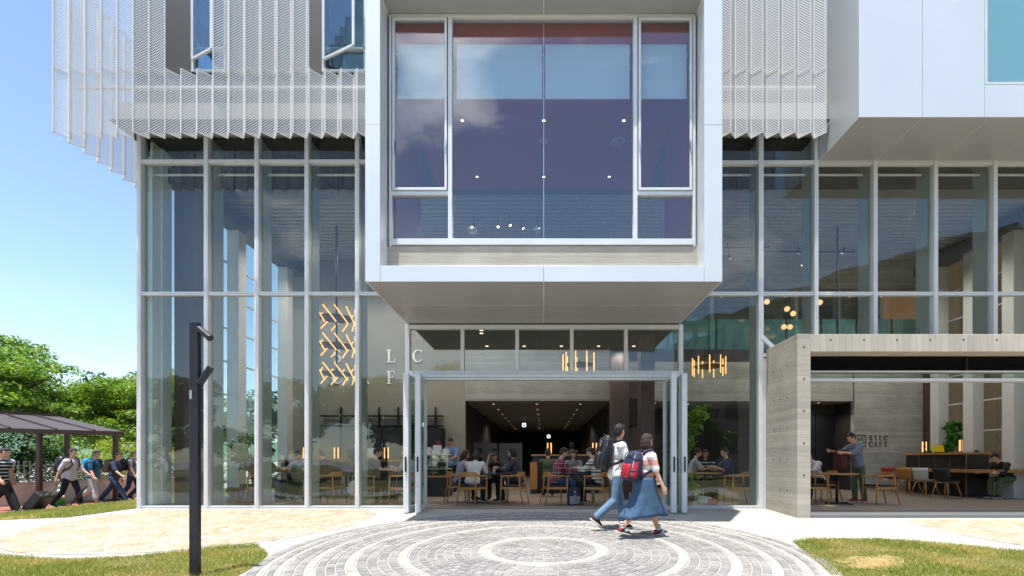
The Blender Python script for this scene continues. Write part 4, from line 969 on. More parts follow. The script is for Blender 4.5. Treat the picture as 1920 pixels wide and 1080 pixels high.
# ---- lamps
def chandelier(label, loc, tiers, r, L_, tilt, ztop, rod=.028):
    t = thing('chandelier', label, 'chandelier', loc, 0, 'tube chandeliers')
    MB().tube((0,0,tiers[-1]-loc[2]), (0,0,ztop-loc[2]), rod, n=10).build('rod', M['black'], t)
    for z in tiers:
        z -= loc[2]; dm = MB()
        for q in (.25, .55, .8): dm.path([(r*q*math.cos(R(a)), r*q*math.sin(R(a)), z) for a in range(0, 360, 15)], .012, 6, closed=True)
        for a in range(0, 360, 30): dm.bar((0,0,z), (r*.95*math.cos(R(a)), r*.95*math.sin(R(a)), z), .02, .02)
        dm.lathe([(r*.80, z-.018), (r*.88, z-.008), (r*.88, z+.008), (r*.80, z+.018)], n=28)
        dm.build('disc', M['black'], t)
        n = 11 if tilt else 9
        for k in range(n):
            a = 2*math.pi*(k+.35)/n; c = Vector((r*math.cos(a), r*math.sin(a), z)); tg = Vector((-math.sin(a), math.cos(a), 0))
            d = (Vector((0,0,1))*math.cos(tilt) - tg*math.sin(tilt))*L_/2
            MB().tube(c-d, c+d, .0165, n=8).build('lamp_tube', M['tube'], t)
chandelier('three tier chandelier of slanted orange tubes in front of the cafe lettering', (-6.0, 3.6, 5.1), [5.14, 4.35, 3.53], .53, .60, R(38), 7.9)
chandelier('chandelier of upright orange tubes seen above the entrance doors', (1.02, 3.6, 3.82), [3.80], .46, .62, 0, 3.95, .014)
chandelier('chandelier of upright orange tubes behind the right hand window', (4.78, 3.6, 3.8), [3.75], .46, .50, 0, 7.9, .014)
chandelier('upright tube chandelier on a long rod above the terrace side', (8.5, 3.6, 4.0), [4.0], .46, .55, 0, 7.9)
def tlamp(label, loc, rz=0):
    t = thing('table_lamp', label, 'lamp', loc, rz, 'twin tube counter lamps')
    MB().lathe([(.05,0),(.05,.012),(.01,.02)], n=14).build('base', M['black'], t); MB().box(-.025, .025, -.02, .02, .02, .36).build('stem', M['black'], t)
    for s in (-1, 1): MB().tube((s*.055, 0, .04), (s*.055, 0, .37), .019, n=10).build('lamp_tube', M['tubes'], t)
    MB().bar((-.055,0,.2), (.055,0,.2), .03, .03).build('bracket', M['black'], t)
for x, lab in ((-7.15, 'twin tube lamp at the left end of the left bar'), (-6.22, 'twin tube lamp in the middle of the left bar'), (-4.72, 'twin tube lamp beside the menu board on the left bar')): tlamp(lab, (x, 4.1, 1.05))
for x, lab in ((.18, 'twin tube lamp at the left of the central counter'), (1.62, 'twin tube lamp at the right of the central counter')): tlamp(lab, (x, 5.0, 1.22))
tlamp('twin tube lamp beside the yellow card on the long counter', (12.2, 5.1, 1.26)); tlamp('twin tube lamp on the window end of the long counter', (12.2, 3.75, 1.26), R(30)); tlamp('twin tube lamp glowing between the sitters at the right window', (4.1, 4.6, 1.05))
# downlights
dl = None
def down(x, y, z, label, group, r=.05, emat='bulb'):
    t = thing('downlight', label, 'ceiling light', (x, y, z), 0, group)
    MB().path([(r*math.cos(R(a)), r*math.sin(R(a)), -.006) for a in range(0, 360, 30)], .008, 6, closed=True).build('trim', M['white'], t)
    MB().lathe([(r*.9,-.006),(r*.9,-.002)], n=14).build('diffuser', M[emat], t); return t
for x in (-1.8, -.25, 1.31):
    for i in range(8): down(x, 6.9+i*1.9, 3.058, 'small downlight in a long row along the dim corridor ceiling', 'corridor downlights')
for x, nm in ((-1.66, 'left'), (0, 'centre'), (1.63, 'right')):
    down(x, -.55, 7.958, f'downlight in the crimson ceiling of the box room, front row {nm}', 'box room downlights', .04); down(x*.98, 1.4, 7.958, f'downlight in the crimson ceiling of the box room, back row {nm}', 'box room downlights', .04)
for x in (-1.45, -.5, .45, 1.4, 2.3): down(x, 1.95, 3.955, 'downlight under the box slab just inside the entrance', 'entrance downlights')
for x, y in ((-1.43, .7), (-1.40, .45), (-1.36, .2)): down(x, y, 3.955, 'downlight under the box slab in the short left row', 'entrance downlights')
for x, y in ((3.1, 7), (4.4, 7.2), (3.9, 6.6), (5.2, 7.0), (9.6, 6.5)): down(x, y, 3.055, 'downlight in the low recess ceiling behind the right window', 'recess downlights')
for i in range(9): down(2.9+i*1.15, YB+.8, 6.895, 'small light over the upper gallery behind the glass balustrade', 'gallery lights', .04)
for x, y, r in ((0, .1, .09), (1.62, .1, .14)): 
    t = thing('ceiling_speaker', 'round pale speaker grille in the crimson ceiling, ' + ('small one' if r < .1 else 'large one'), 'speaker', (x, y, 7.957))
    MB().lathe([(r,0),(r,-.006),(r*.9,-.012)], n=20).build('grille', M['white'], t); MB().lathe([(r*.85,-.012),(r*.8,-.0135)], n=20).build('cover', M['ceil'], t)
def lamp_or_fill_light(loc, power):
    # light of a lit spotlight or downlight, or added fill with no fixture
    l = bpy.data.lights.new('lamp_or_fill_spot', 'SPOT'); l.energy = power; l.color = (1, .92, .82); l.spot_size = R(150); l.spot_blend = .6; l.shadow_soft_size = .12
    o = bpy.data.objects.new('lamp_or_fill_spot', l); COL.objects.link(o); o.location = loc
sp = None
spots = [(4.86,5.3),(5.35,5.3),(6.3,4.2),(5.9,5.0),(7.9,4.6),(9.3,4.6),(7.2,5.6),(8.6,5.6),(-1.95,3.0),(-1.26,3.0),(-.95,2.9),(-.62,3.05),(-.18,3.0),(3.6,4.6)]
for i, (x, y) in enumerate(spots):
    lab = 'small black track spotlight hanging below the slatted ceiling'
    z = 7.55
    if sp is None:
        sp = s = thing('track_spotlight', lab, 'spotlight', (x, y, z), R(20), 'track spotlights below the slatted ceiling')
        MB().tube((0,0,.02), (0,0,.25), .008, n=6).build('stem', M['black'], s); MB().path([(0,.03,.05), (0,-.05,-.07)], [.035,.045], 10).build('head', M['black'], s); MB().tube((0,-.0505,-.071), (0,-.053,-.075), .036, n=10).build('lens', M['bulb'], s)
    else: s = copy_tree(sp); s.location = (x, y, z); s.rotation_euler.z = R(40*i)
    if i in (2, 5, 8, 12): lamp_or_fill_light((x, y, z-.12), 90)
for (x, y) in ((-1.45, 1.95), (.45, 1.95), (2.0, 1.95)): lamp_or_fill_light((x, y, 3.93), 38)
for (x, y) in ((-.25, 8.8), (-1.8, 12.6), (1.31, 12.6), (-.25, 18.3)): lamp_or_fill_light((x, y, 3.03), 45)
for (x, y) in ((3.9, 6.6), (9.6, 6.5)): lamp_or_fill_light((x, y, 3.03), 30)
for (x, y) in ((-7.2, 4.2), (-5.2, 4.2), (-3.6, 3.6), (10.8, 3.6)): lamp_or_fill_light((x, y, 7.4), 90)  # fill added without fixtures, brightens the plaster wall, lettering and terrace side
for (x, y) in ((9.6, 2.2),): lamp_or_fill_light((x, y, 7.4), 90)  # one more added fill with no fixture, over the terrace side
for (x0_, x1_, y) in ((3.5, 5.6, 5.3), (5.6, 7.0, 4.6), (7.0, 9.9, 4.9)):
    t = thing('lighting_track', 'thin black lighting track below the slatted ceiling' + f', the {"left" if x0_ < 4 else "middle" if x0_ < 6 else "right"} length', 'light track', (x0_, y, 7.62)); MB().box(0, x1_-x0_, -.015, .015, 0, .03).build('rail', M['black'], t)
    MB().tube((.1,0,.03), (.1,0,.2), .006, n=6).tube((x1_-x0_-.1,0,.03), (x1_-x0_-.1,0,.2), .006, n=6).build('hanger', M['black'], t)
gb = None
for x, y, z in ((7.2, 5.2, 6.15), (7.9, 5.3, 5.95), (8.1, 5.3, 5.8), (8.85, 5.1, 6.1), (7.95, 5.6, 5.45), (8.15, 5.6, 5.45)):
    if gb is None:
        gb = g_ = thing('globe_pendant', 'warm glowing globe pendant in the gallery cluster', 'pendant lamp', (x, y, z), 0, 'globe pendants of the gallery'); MB().ell((0,0,0), .085).build('globe', M['globe'], g_, smooth=True); MB().tube((0,0,.08), (0,0,1.6), .005, n=6).build('cord', M['black'], g_)
    else: g_ = copy_tree(gb); g_.location = (x, y, z)
for x, y, z in ((-.95, 13, 2.75), (.28, 17, 2.4)):
    t = thing('exit_sign', 'small white lit sign hanging in the corridor, ' + ('the nearer one' if y < 15 else 'the farther one'), 'sign', (x, y, z)); MB().box(-.09, .09, -.02, .02, -.09, .09).build('face', emit(f'exit_{x}', (.8,.95,.9), .9), t); MB().box(-.05, .05, -.023, -.0205, -.05, .03).build('symbol', M['charcoal'], t); MB().tube((0,0,.09), (0,0,.3), .008, n=6).build('hanger', M['white'], t)
# speaker cabinet on the brown pier
t = thing('wall_speaker', 'large black loudspeaker hung on the dark brown pier', 'speaker', (2.72, 5.0, 2.55)); MB().box(-.24, .24, -.2, .15, -.43, .43).build('cabinet', M['black'], t, bevel=.02); MB().box(-.21, .21, -.21, -.202, -.40, .40).build('grille', M['blackm'], t); MB().box(-.1, .1, .15, .2, -.1, .1).build('bracket', M['steel'], t)

# ---- lettering
t = thing('cafe_sign', 'white raised serif letters reading SILC CAFE high on the plaster wall', 'sign', (-7.0, YB-.002, 4.3))
for row, wd in enumerate(('SILC', 'CAFE')):
    for i, ch in enumerate(wd): letter(ch, .44, M['letter'], t, (-.03+i*.91, 0, .29-row*.73))
t = thing('cafe_sign', 'small black lettering reading SILC CAFE with a square emblem on grey concrete', 'sign', (11.15, YB-.002, 1.70))
for row, wd in enumerate(('S1LC', 'CAFE')):
    for i, ch in enumerate(wd): letter(ch, .16, M['bletter'], t, (i*.17, 0, .105-row*.21), .008)
e = MB().box(-.56, -.54, -.008, 0, -.2, .2).box(-.18, -.16, -.008, 0, -.2, .2).box(-.54, -.18, -.008, 0, .18, .2).box(-.54, -.18, -.008, 0, -.2, -.18)
e.path([(-.5,-.006,-.1),(-.42,-.006,.0),(-.44,-.006,.1),(-.34,-.006,.02),(-.3,-.006,.12),(-.22,-.006,-.05),(-.34,-.006,-.1)], .012, 6, closed=True); e.build('emblem', M['bletter'], t)
t = thing('wall_sign', 'pale letter H turned on its side on the dark wall behind the walkers', 'sign', (2.1, 5.19, 1.75)); MB().box(.2, .42, .0, .01, -.6, .6).build('back_plate', M['dark'], t); letter('H', .3, M['ceil'], t, (.0, 0, 0), .02, R(90)); letter('A', .3, M['ceil'], t, (.0, 0, -.38), .02, R(90))
# black shelving on the back wall
t = thing('wall_shelf', 'black steel shelving grid on the plaster wall behind the left bar', 'shelf', (-5.4, YB-.02, 2.2))
for z in (.33, .0): MB().box(-2.1, 2.0, -.28, -.02, z-.02, z+.02).build('shelf_board', M['black'], t)
for x in (-1.5, -.85, -.2, .45, 1.1, 1.72): MB().box(x-.025, x+.025, -.06, -.0, -1.0 if x > 1 or x < -1 else -.4, .65).build('upright', M['black'], t)
t = thing('back_counter', 'tall black coffee station cabinet against the plaster wall', 'cabinet', (-4.6, 5.65, 0)); MB().box(-1.5, 1.25, -.3, .4, 0, 2.1).build('body', M['blackm'], t); MB().box(-1.2, -.7, -.31, -.301, .9, 1.9).box(-.6, -.1, -.31, -.301, .9, 1.9).build('door', M['counter'], t); MB().box(-.66, -.64, -.33, -.311, 1.1, 1.6).build('handle', M['steel'], t); MB().box(0, .9, -.33, -.301, 1.2, 1.5).build('machine', M['counter'], t)
# display case
t = thing('display_case', 'glazed pastry display case behind the left folding doors', 'display case', (-3.15, 3.6, 0))
MB().box(-.55, .45, -.3, .3, 0, .55).build('base', M['counter'], t); MB().box(-.57, .47, -.32, .32, .55, .6).build('ledge', M['woodt'], t)
for z in (.78, .98): MB().box(-.55, .45, -.28, .28, z, z+.02).build('shelf', M['white'], t)
MB().box(-.55, .45, -.3, -.294, .6, 1.18).build('glass', M['glassd'], t); MB().box(-.55, .45, -.3, .3, 1.18, 1.21).build('top', M['white'], t)
m = MB()
for i in range(7): m.ell((-.45+i*.13, 0, .83), (.05,.06,.035))
for i in range(6): m.box(-.48+i*.15, -.38+i*.15, -.1, .1, 1.0, 1.06+.03*(i % 2))
m.build('pastries', pbr('pastry', C('#c9a070'), .8, col2=C('#e2d3bb'), scale=9), t)
m = MB()
for i, (a, hh, ww) in enumerate(((-.45,.12,.1),(-.25,.2,.14),(-.02,.26,.18),(.25,.15,.16))): m.box(a, a+ww, -.15, .15, 1.211, 1.21+hh)
tag(m.build('counter_boxes', M['white']), 'white boxes and cups stacked on the pastry case', 'boxes').location = (-3.15, 3.6, 0)
t = thing('whiteboard', 'tall pale notice boards standing in the dim corridor', 'notice board', (-1.75, 8.2, 0))
for x in (-.48, .48): MB().box(x-.44, x+.44, -.02, .02, .3, 1.7).build('panel', M['ceil'], t); MB().tube((x,0,0), (x,0,.3), .02, n=8).build('post', M['black'], t)
m = MB()
for i in range(9): m.box(-.8+(i % 3)*.6, -.62+(i % 3)*.6, -.026, -.021, .6+.35*(i//3), .8+.35*(i//3))
m.build('notices', M['charcoal'], t)
# menu board, bottles and yellow card
t = thing('menu_board', 'small white menu board propped on the left bar', 'menu board', (-5.15, 4.0, 1.05)); MB().bar((-.2,0,.2), (.2,0,.2), .015, .3, (0,.2,1)).build('panel', M['white'], t); MB().bar((-.15,.02,0), (.15,.02,0), .03, .03).build('foot', M['wood'], t)
t = thing('condiment_group', 'jars and bottles beside the menu board on the left bar', 'jars', (-5.55, 4.05, 1.05))
for i, (x, h_, c_) in enumerate(((0,.2,'#6fae8c'),(.16,.34,'#8a3f30'),(.28,.22,'#3f8a4a'))): MB().lathe([(.045,0),(.05,.02),(.05,h_*.65),(.02,h_*.85),(.02,h_)], (x,0,0), 12).build('bottle', pbr(f'bottle{i}', C(c_), .3), t)
t = thing('notice_card', 'yellow card standing on the long counter', 'card', (12.2, 4.55, 1.26)); MB().bar((-.17,0,.14), (.17,0,.14), .012, .22, (0,.25,1)).build('card', pbr('yellow_card', C('#d8c21a'), .6), t); MB().box(-.1, .1, -.03, .06, 0, .03).build('foot', M['black'], t)
# things on tables
def cup(x, y, z, h_, col, label):
    t = thing('cup', label, 'cup', (x, y, z), 0, 'cups on the tables'); mt = pbr('cup_'+col, C(col), .4)
    MB().lathe([(.028,0),(.04,h_*.95),(.041,h_)], n=14).build('body', mt, t); MB().lathe([(.042,h_),(.042,h_+.008),(.03,h_+.012)], n=14).build('lid', M['white'], t); MB().tube((.01,0,h_), (.03,0,h_+.09), .004, n=6).build('straw', M['white'], t)
cup(-6.22, 1.4, .715, .12, '#d9c9b9', 'iced drink beside the man in the grey shirt'); cup(-1.4, 1.5, .715, .13, '#7a4a26', 'brown iced coffee on the crowded table'); cup(-1.22, 1.45, .715, .1, '#e4e2dc', 'white cup in the middle of the crowded table'); cup(-.98, 1.5, .715, .14, '#d88aa0', 'pink drink on the crowded table'); cup(1.05, 1.45, .715, .11, '#2f66a8', 'blue cup next to the green laptop')
t = thing('laptop', 'open laptop with a bright green lid', 'laptop', (1.2, 1.62, .716), R(8)); MB().box(-.16, .16, -.11, .11, 0, .016).build('base', M['charcoal'], t); MB().bar((0,-.13,.13), (0,-.125,.012), .32, .012, (0,1,0)).build('lid', pbr('laptop_green', C('#21a637'), .4), t)
t = thing('papers', 'white papers lying on the long black table', 'papers', (-3.42, 1.5, .716), R(12)); MB().box(-.15, .1, -.1, .11, 0, .004).build('sheet', M['white'], t); MB().box(-.02, .2, -.16, .05, .0045, .009).build('notebook', pbr('notebook', C('#dfe6ea'), .6), t)
# ================================================================== people
def Rx(a): return Matrix.Rotation(R(a), 3, 'X')
HEAD = {}
def hand(mb, w, f, side, k=1.0, curl=25):
    """palm, four unequal bent fingers and a thumb; w wrist, f forearm direction, side +1 right / -1 left"""
    f = Vector(f).normalized(); inn_ = Vector((-side, 0, 0)); n = (inn_ - f*inn_.dot(f)).normalized(); u = f.cross(n).normalized()
    if u.y < 0: u = -u                              # thumb side looks forward
    p = w+f*.045*k
    mb.caps(w, w+f*.03*k, .024*k, .026*k, 8)
    for s in (-.024, -.008, .008, .024): mb.caps(w+f*.015*k+u*s*.6*k, w+f*.085*k+u*s*k, .015*k, .0125*k, 8)
    for s, l, r in ((.027,.068,.0092), (.009,.078,.0096), (-.009,.072,.0092), (-.026,.056,.0082)):
        a = w+f*.088*k+u*s*k; c1 = R(curl*.6); c2 = R(curl*1.8)
        b = a+(f*math.cos(c1)+n*math.sin(c1))*l*.52*k; c = b+(f*math.cos(c2)+n*math.sin(c2))*l*.48*k
        mb.caps(a, b, r*k, r*.95*k, 8); mb.caps(b, c, r*.95*k, r*.78*k, 8)
    a = w+f*.03*k+u*.022*k; b = a+(f*.75+u*.6+n*.25).normalized()*.045*k; c = b+(f*.95+u*.1+n*.3).normalized()*.032*k
    mb.caps(a, b, .0125*k, .011*k, 8); mb.caps(b, c, .011*k, .0088*k, 8)
def person(loc, rz, label, h=1.68, lean=0, sit=None, legs=((0,0),(0,0)), arms=((0,10,6),(0,10,6)), head=(0,0), top='white', sleeve=.55, bottom=('pants','dark'), hair='short', hairm='hair', shoes='black', skin='skin', vox=.010, fat=1.0, group=None, foot=(0,0), twist=0, seatdrop=0):
    """a figure facing local +Y; arms = (right, left) each (shoulder flexion, elbow flexion, spread)"""
    S = h/1.70; t = thing('person', label, 'person', loc, rz, group)
    TH, SH = .43*S, .405*S; up = Vector((0, math.sin(R(lean)), math.cos(R(lean))))
    sides = (1, -1); kne, ank = [], []
    for i, s in enumerate(sides):
        a, k = R(legs[i][0]), R(legs[i][0]-legs[i][1])
        spread = .0 if sit is None else .03
        kn = Vector((s*(.095*S+spread), math.sin(a)*TH, -math.cos(a)*TH)); an = kn+Vector((0, math.sin(k)*SH, -math.cos(k)*SH)); kne.append(kn); ank.append(an)
    if sit is None: hz = -min(an.z-.085*S-(.0 if foot[i] < 10 else .05*S*math.sin(R(foot[i]))) for i, an in enumerate(ank))
    else: hz = sit+.10*S
    hip = Vector((0, 0, hz)); kne = [k+hip for k in kne]; ank = [a+hip for a in ank]
    hipj = [Vector((s*.09*S, 0, hz)) for s in sides]
    chest = hip+up*.33*S; neck = hip+up*.53*S; tw = Matrix.Rotation(R(twist), 3, 'Z')
    sh = [hip+up*.485*S+tw @ Vector((s*.178*S*fat**.3, 0, 0)) for s in sides]
    hp = Matrix.Rotation(R(head[1]), 3, 'Z') @ Rx(-head[0]-lean*.5); hd = hp @ Vector((0, .02, 1)); hc = neck+up*.03*S+hd*.155*S
    el, wr, fd = [], [], []
    for i, s in enumerate(sides):
        a, e, o = arms[i]; o = R(o)
        def dr(ang): return tw @ Vector((s*math.sin(o)*(1 if abs(ang) < 90 else .6), math.sin(R(ang))*math.cos(o), -math.cos(R(ang))*math.cos(o)))
        d1, d2 = dr(a), dr(a+e)
        if e > 60: d2 = (d2+Vector((-s*.35, 0, 0))).normalized()
        e_ = sh[i]+d1*.285*S; w_ = e_+d2*.245*S; el.append(e_); wr.append(w_); fd.append(d2)
    rotT = Matrix.Rotation(R(-lean), 3, 'X')
    def torso(mb, g):
        mb.ell(hip+up*.02*S, (.165*S*fat+g, .118*S*fat+g, .115*S+g), rot=rotT)
        mb.ell(hip+up*.16*S, (.145*S*fat+g, .108*S*fat+g, .17*S), rot=rotT)
        mb.ell(chest+up*.02*S, (.165*S*fat**.6+g, .115*S*fat**.7+g, .19*S+g), rot=tw @ rotT)
        mb.caps(sh[0]-up*.035*S, sh[1]-up*.035*S, .066*S+g, .066*S+g)
    def thigh(mb, i, g, t1=1.0, flare=0):
        b = hipj[i]+(kne[i]-hipj[i])*t1; mb.caps(hipj[i]-Vector((0,0,.02)), b, .083*S*fat**.6+g, .083*S+(.056*S-.083*S)*t1+g+flare)
    def shin(mb, i, g, t1=1.0):
        b = kne[i]+(ank[i]-kne[i])*t1; m_ = kne[i]+(ank[i]-kne[i])*.32*t1
        mb.caps(kne[i], m_, .054*S+g, .054*S+g*1.1); mb.caps(m_, b, .054*S+g, .034*S+g*1.6+(1-t1)*.014)
    # body: one continuous surface
    b = MB(); torso(b, 0)
    b.caps(neck-up*.05*S, hc-hd*.05*S, .056*S, .05*S)
    for i, s in enumerate(sides):
        b.caps(sh[i]-up*.02*S, el[i], .052*S, .038*S); b.caps(el[i], wr[i], .039*S, .026*S); hand(b, wr[i], fd[i], s, S, 28 if sit is None else 40)
        thigh(b, i, 0); shin(b, i, 0)
        ft = Rx(-foot[i]) @ Vector((0, 1, -.12)); b.caps(ank[i]-Vector((0,0,.02)), ank[i]+ft*.10*S-Vector((0,0,.035*S)), .030*S, .018*S)
    HR = hp.to_3x3() if hasattr(hp, 'to_3x3') else hp
    b.ell(hc, (.076*S, .094*S, .112*S), rot=HR); b.ell(hc+HR @ Vector((0,.022*S,-.052*S)), (.058*S,.066*S,.062*S), rot=HR)
    b.caps(hc+HR @ Vector((0,.088*S,.012*S)), hc+HR @ Vector((0,.106*S,-.026*S)), .009*S, .0135*S, 8)
    b.caps(hc+HR @ Vector((-.022*S,.086*S,-.058*S)), hc+HR @ Vector((.022*S,.086*S,-.058*S)), .0085*S, .0085*S, 8)
    b.caps(hc+HR @ Vector((-.04*S,.082*S,.03*S)), hc+HR @ Vector((.04*S,.082*S,.03*S)), .009*S, .009*S, 8)
    for s in sides: b.ell(hc+HR @ Vector((s*.077*S,-.005*S,-.005*S)), (.012*S,.02*S,.032*S), 8, 6, rot=HR)
    body = link('body', remesh(b, vox, 3, 'body'), t, M[skin])
    for s in sides: MB().ell(hc+HR @ Vector((s*.032*S,.083*S,.008*S)), (.012*S,.006*S,.0075*S), 8, 6, rot=HR).build('eye', M['eye'], t, smooth=True)
    # hair
    hb = MB(); g = .010*S
    cen = hc+HR @ Vector((0,-.012*S,.022*S))
    if hair != 'none':
        hb.ell(cen, (.082*S+g*.5,.096*S+g*.4,.106*S), rot=HR)
        if hair == 'short':
            hb.ell(hc+HR @ Vector((0,-.045*S,-.02*S)), (.072*S,.062*S,.085*S), rot=HR); hb.ell(hc+HR @ Vector((0,.05*S,.085*S)), (.06*S,.05*S,.03*S), rot=HR)
        if hair in ('bob', 'long'):
            hb.ell(hc+HR @ Vector((0,-.03*S,-.03*S)), (.098*S,.088*S,.11*S), rot=HR); hb.ell(hc+HR @ Vector((0,-.03*S,-.085*S)), (.102*S,.085*S,.07*S), rot=HR)
            hb.ell(hc+HR @ Vector((0,.055*S,.07*S)), (.066*S,.045*S,.035*S), rot=HR)
        if hair == 'long':
            q = hc+HR @ Vector((0,-.05*S,-.06*S)); hb.caps(q, q-up*.22*S-Vector((0,.02,0)), .085*S, .06*S)
    if hair == 'cap':
        hb.ell(hc+HR @ Vector((0,-.006*S,.055*S)), (.088*S,.104*S,.075*S), rot=HR); hb.ell(hc+HR @ Vector((0,.09*S,.05*S)), (.07*S,.07*S,.012*S), rot=HR)
    # keep the face clear: cut the hair mesh in front of the face
    hm = remesh(hb, .009 if vox < .008 else .011, 2, 'hair')
    bm = bmesh.new(); bm.from_mesh(hm); inv = HR.transposed(); dele = []
    for v in bm.verts:
        q = inv @ (v.co-hc)
        if hair != 'cap' and q.y > .045*S and q.z < .058*S and abs(q.x) < .085*S: dele.append(v)
    bmesh.ops.delete(bm, geom=dele, context='VERTS'); bm.to_mesh(hm); bm.free(); hm.shade_smooth()
    link('hair' if hair != 'cap' else 'cap', hm, t, M[hairm])
    # top
    s_ = MB(); gg = .014*S; torso(s_, gg); 
    if bottom[0] == 'skirt' and sit is None: s_ = MB(); s_.ell(hip+up*.16*S, (.145*S*fat+gg, .108*S*fat+gg, .15*S), rot=rotT); s_.ell(chest+up*.02*S, (.165*S*fat**.6+gg, .115*S*fat**.7+gg, .19*S+gg), rot=tw @ rotT); s_.caps(sh[0]-up*.035*S, sh[1]-up*.035*S, .066*S+gg, .066*S+gg)
    else: s_.ell(hip-up*.015*S, (.172*S*fat+gg, .13*S*fat+gg, .10*S), rot=rotT); s_.ell(hip+up*.08*S, (.155*S*fat+gg, .118*S*fat+gg, .12*S), rot=rotT)
    s_.caps(neck-up*.06*S, neck-up*.012*S, .075*S, .062*S)
    for i in range(2):
        if sleeve <= 1: s_.caps(sh[i]-up*.02*S, sh[i]+(el[i]-sh[i])*sleeve, .058*S+gg, .05*S+gg)
        else: s_.caps(sh[i]-up*.02*S, el[i], .058*S+gg, .044*S+gg); s_.caps(el[i], el[i]+(wr[i]-el[i])*(sleeve-1), .045*S+gg, .032*S+gg)
    link('shirt', remesh(s_, max(vox, .009), 3, 'shirt'), t, M[top])
    # bottom
    kd, mt = bottom; p = MB(); gg = .012*S
    p.ell(hip-up*.01*S, (.163*S*fat+gg, .122*S*fat+gg, .105*S), rot=rotT)
    for i in range(2):
        if kd == 'pants': thigh(p, i, gg); shin(p, i, gg*1.5, .97)
        elif kd == 'shorts': thigh(p, i, gg*1.6, .95)
        elif kd == 'cropped': thigh(p, i, gg); shin(p, i, gg*1.6, .6)
    if kd == 'skirt' and sit is None:
        # an A-line skirt: one flaring tube with soft folds from the waist to the calves
        p = MB(); nr, nc = 14, 44; zt_, zb_ = hip.z+.115*S, (kne[0].z+kne[1].z)/2-.13*S
        def legy(i, z):
            if z > hip.z: return hip.y
            if z > kne[i].z: return hipj[i].y+(kne[i].y-hipj[i].y)*(hip.z-z)/(hip.z-kne[i].z)
            return kne[i].y+(ank[i].y-kne[i].y)*(kne[i].z-z)/(kne[i].z-ank[i].z)
        for r_ in range(nr):
            u = r_/(nr-1); zc = zt_+(zb_-zt_)*u; ya, yb2 = legy(0, zc), legy(1, zc)
            ry_ = max((.125*S*fat+.022)*(1+.12*math.sin(math.pi*min(1, u*2))), abs(ya-yb2)/2+.135*S); rx_ = (.168*S*fat+.020)+.05*S*u; cy2 = (ya+yb2)/2
            for k in range(nc):
                g_ = 2*math.pi*k/nc; rip = 1+.05*u*math.sin(7*g_+1.3)+.03*u*math.sin(12*g_+u*2)
                ca_, sa_ = math.cos(g_), math.sin(g_); ex_ = 1-.32*u; ca_ = math.copysign(abs(ca_)**ex_, ca_); sa_ = math.copysign(abs(sa_)**ex_, sa_); p.v.append((rx_*rip*ca_, cy2+ry_*rip*sa_, zc+.025*S*u*math.sin(g_*2+.6)))
        for r_ in range(nr-1):
            for k in range(nc): p.f.append((r_*nc+k, r_*nc+(k+1) % nc, (r_+1)*nc+(k+1) % nc, (r_+1)*nc+k))
        so = p.build('skirt', M[mt], t, smooth=True); th_ = so.modifiers.new('thick', 'SOLIDIFY'); th_.thickness = .008; p = None
    elif kd == 'skirt':
        for i in range(2): thigh(p, i, gg*2.2, 1.0, .02); p.caps(kne[i], kne[i]+(ank[i]-kne[i])*.25, .078*S, .088*S)
        for q in (.25, .5, .75, 1.0):
            a_, b_ = hipj[0]+(kne[0]-hipj[0])*q*1.12, hipj[1]+(kne[1]-hipj[1])*q*1.12; p.caps(a_, b_, .085*S+.01*q, .085*S+.01*q)
    if p: link({'pants':'trousers','cropped':'trousers','shorts':'shorts','skirt':'skirt'}[kd], remesh(p, max(vox, .009), 3, 'trousers'), t, M[mt])
    # shoes
    for i, s in enumerate(sides):
        q = MB(); A = Rx(-foot[i]); o = ank[i]
        q.ell(o+A @ Vector((0,-.012*S,-.03*S)), (.043*S,.056*S,.062*S), rot=A); q.ell(o+A @ Vector((0,.03*S,-.03*S)), (.041*S,.06*S,.05*S), rot=A); q.ell(o+A @ Vector((0,.075*S,-.05*S)), (.046*S,.085*S,.036*S), rot=A); q.ell(o+A @ Vector((0,.13*S,-.058*S)), (.042*S,.045*S,.027*S), rot=A)
        so = link('shoe', remesh(q, .009, 2, 'shoe'), t, M[shoes])
        sl_ = MB(); pr = [(-.036,-.06),(.036,-.06),(.046,.03),(.05,.10),(.036,.165),(0,.18),(-.036,.165),(-.05,.10),(-.046,.03)]
        sl_.prism([(u*S, v_*S) for u, v_ in pr], lambda u, v_, k: tuple(o+A @ Vector((u, v_, k))), -.088*S, -.066*S); sl_.build('sole', M['sole'], so)
    return dict(root=t, hip=hip, up=up, sh=sh, S=S, neck=neck, chest=chest, rot=rotT, ank=ank, wr=wr, hc=hc, el=el, HR=HR, twist=tw)
def pm(name, h): M[name] = pbr(name, C(h), .85, 0, tuple(x*.86 for x in C(h)[:3]), 9, bump=.6, bscale=11)
for nm, hx_ in dict(white_tee='#dfdcd8', pale_grey='#aab4bc', maroon='#3c1a1c', black_tee='#1c1c1f', lilac='#a7a0b4', dark_top='#242022', charcoal_top='#45404a', green_top='#28493c', grey_top='#77777f', camo='#48503f', blue_shirt='#6f8cc2', teal_shirt='#1f5d86', navy_shirt='#33375c', pinkish='#cdbccb', denim='#5a7893', denim_dark='#25405e', denim_skirt='#34536d', black_trousers='#161618', olive='#5a6a48', white_shorts='#c9c6c8', bluegrey='#7d839c', oxblood='#42151a', trainer='#3a3440', red_shoe='#8a2430', tan_shoe='#8a7a66', burgundy_cap='#5e1524').items(): pm(nm, hx_)
M['sole'] = pbr('shoe_sole', C('#cfc9bf'), .7); M['black_shoe'] = pbr('black_shoe', C('#1c1b1c'), .5)
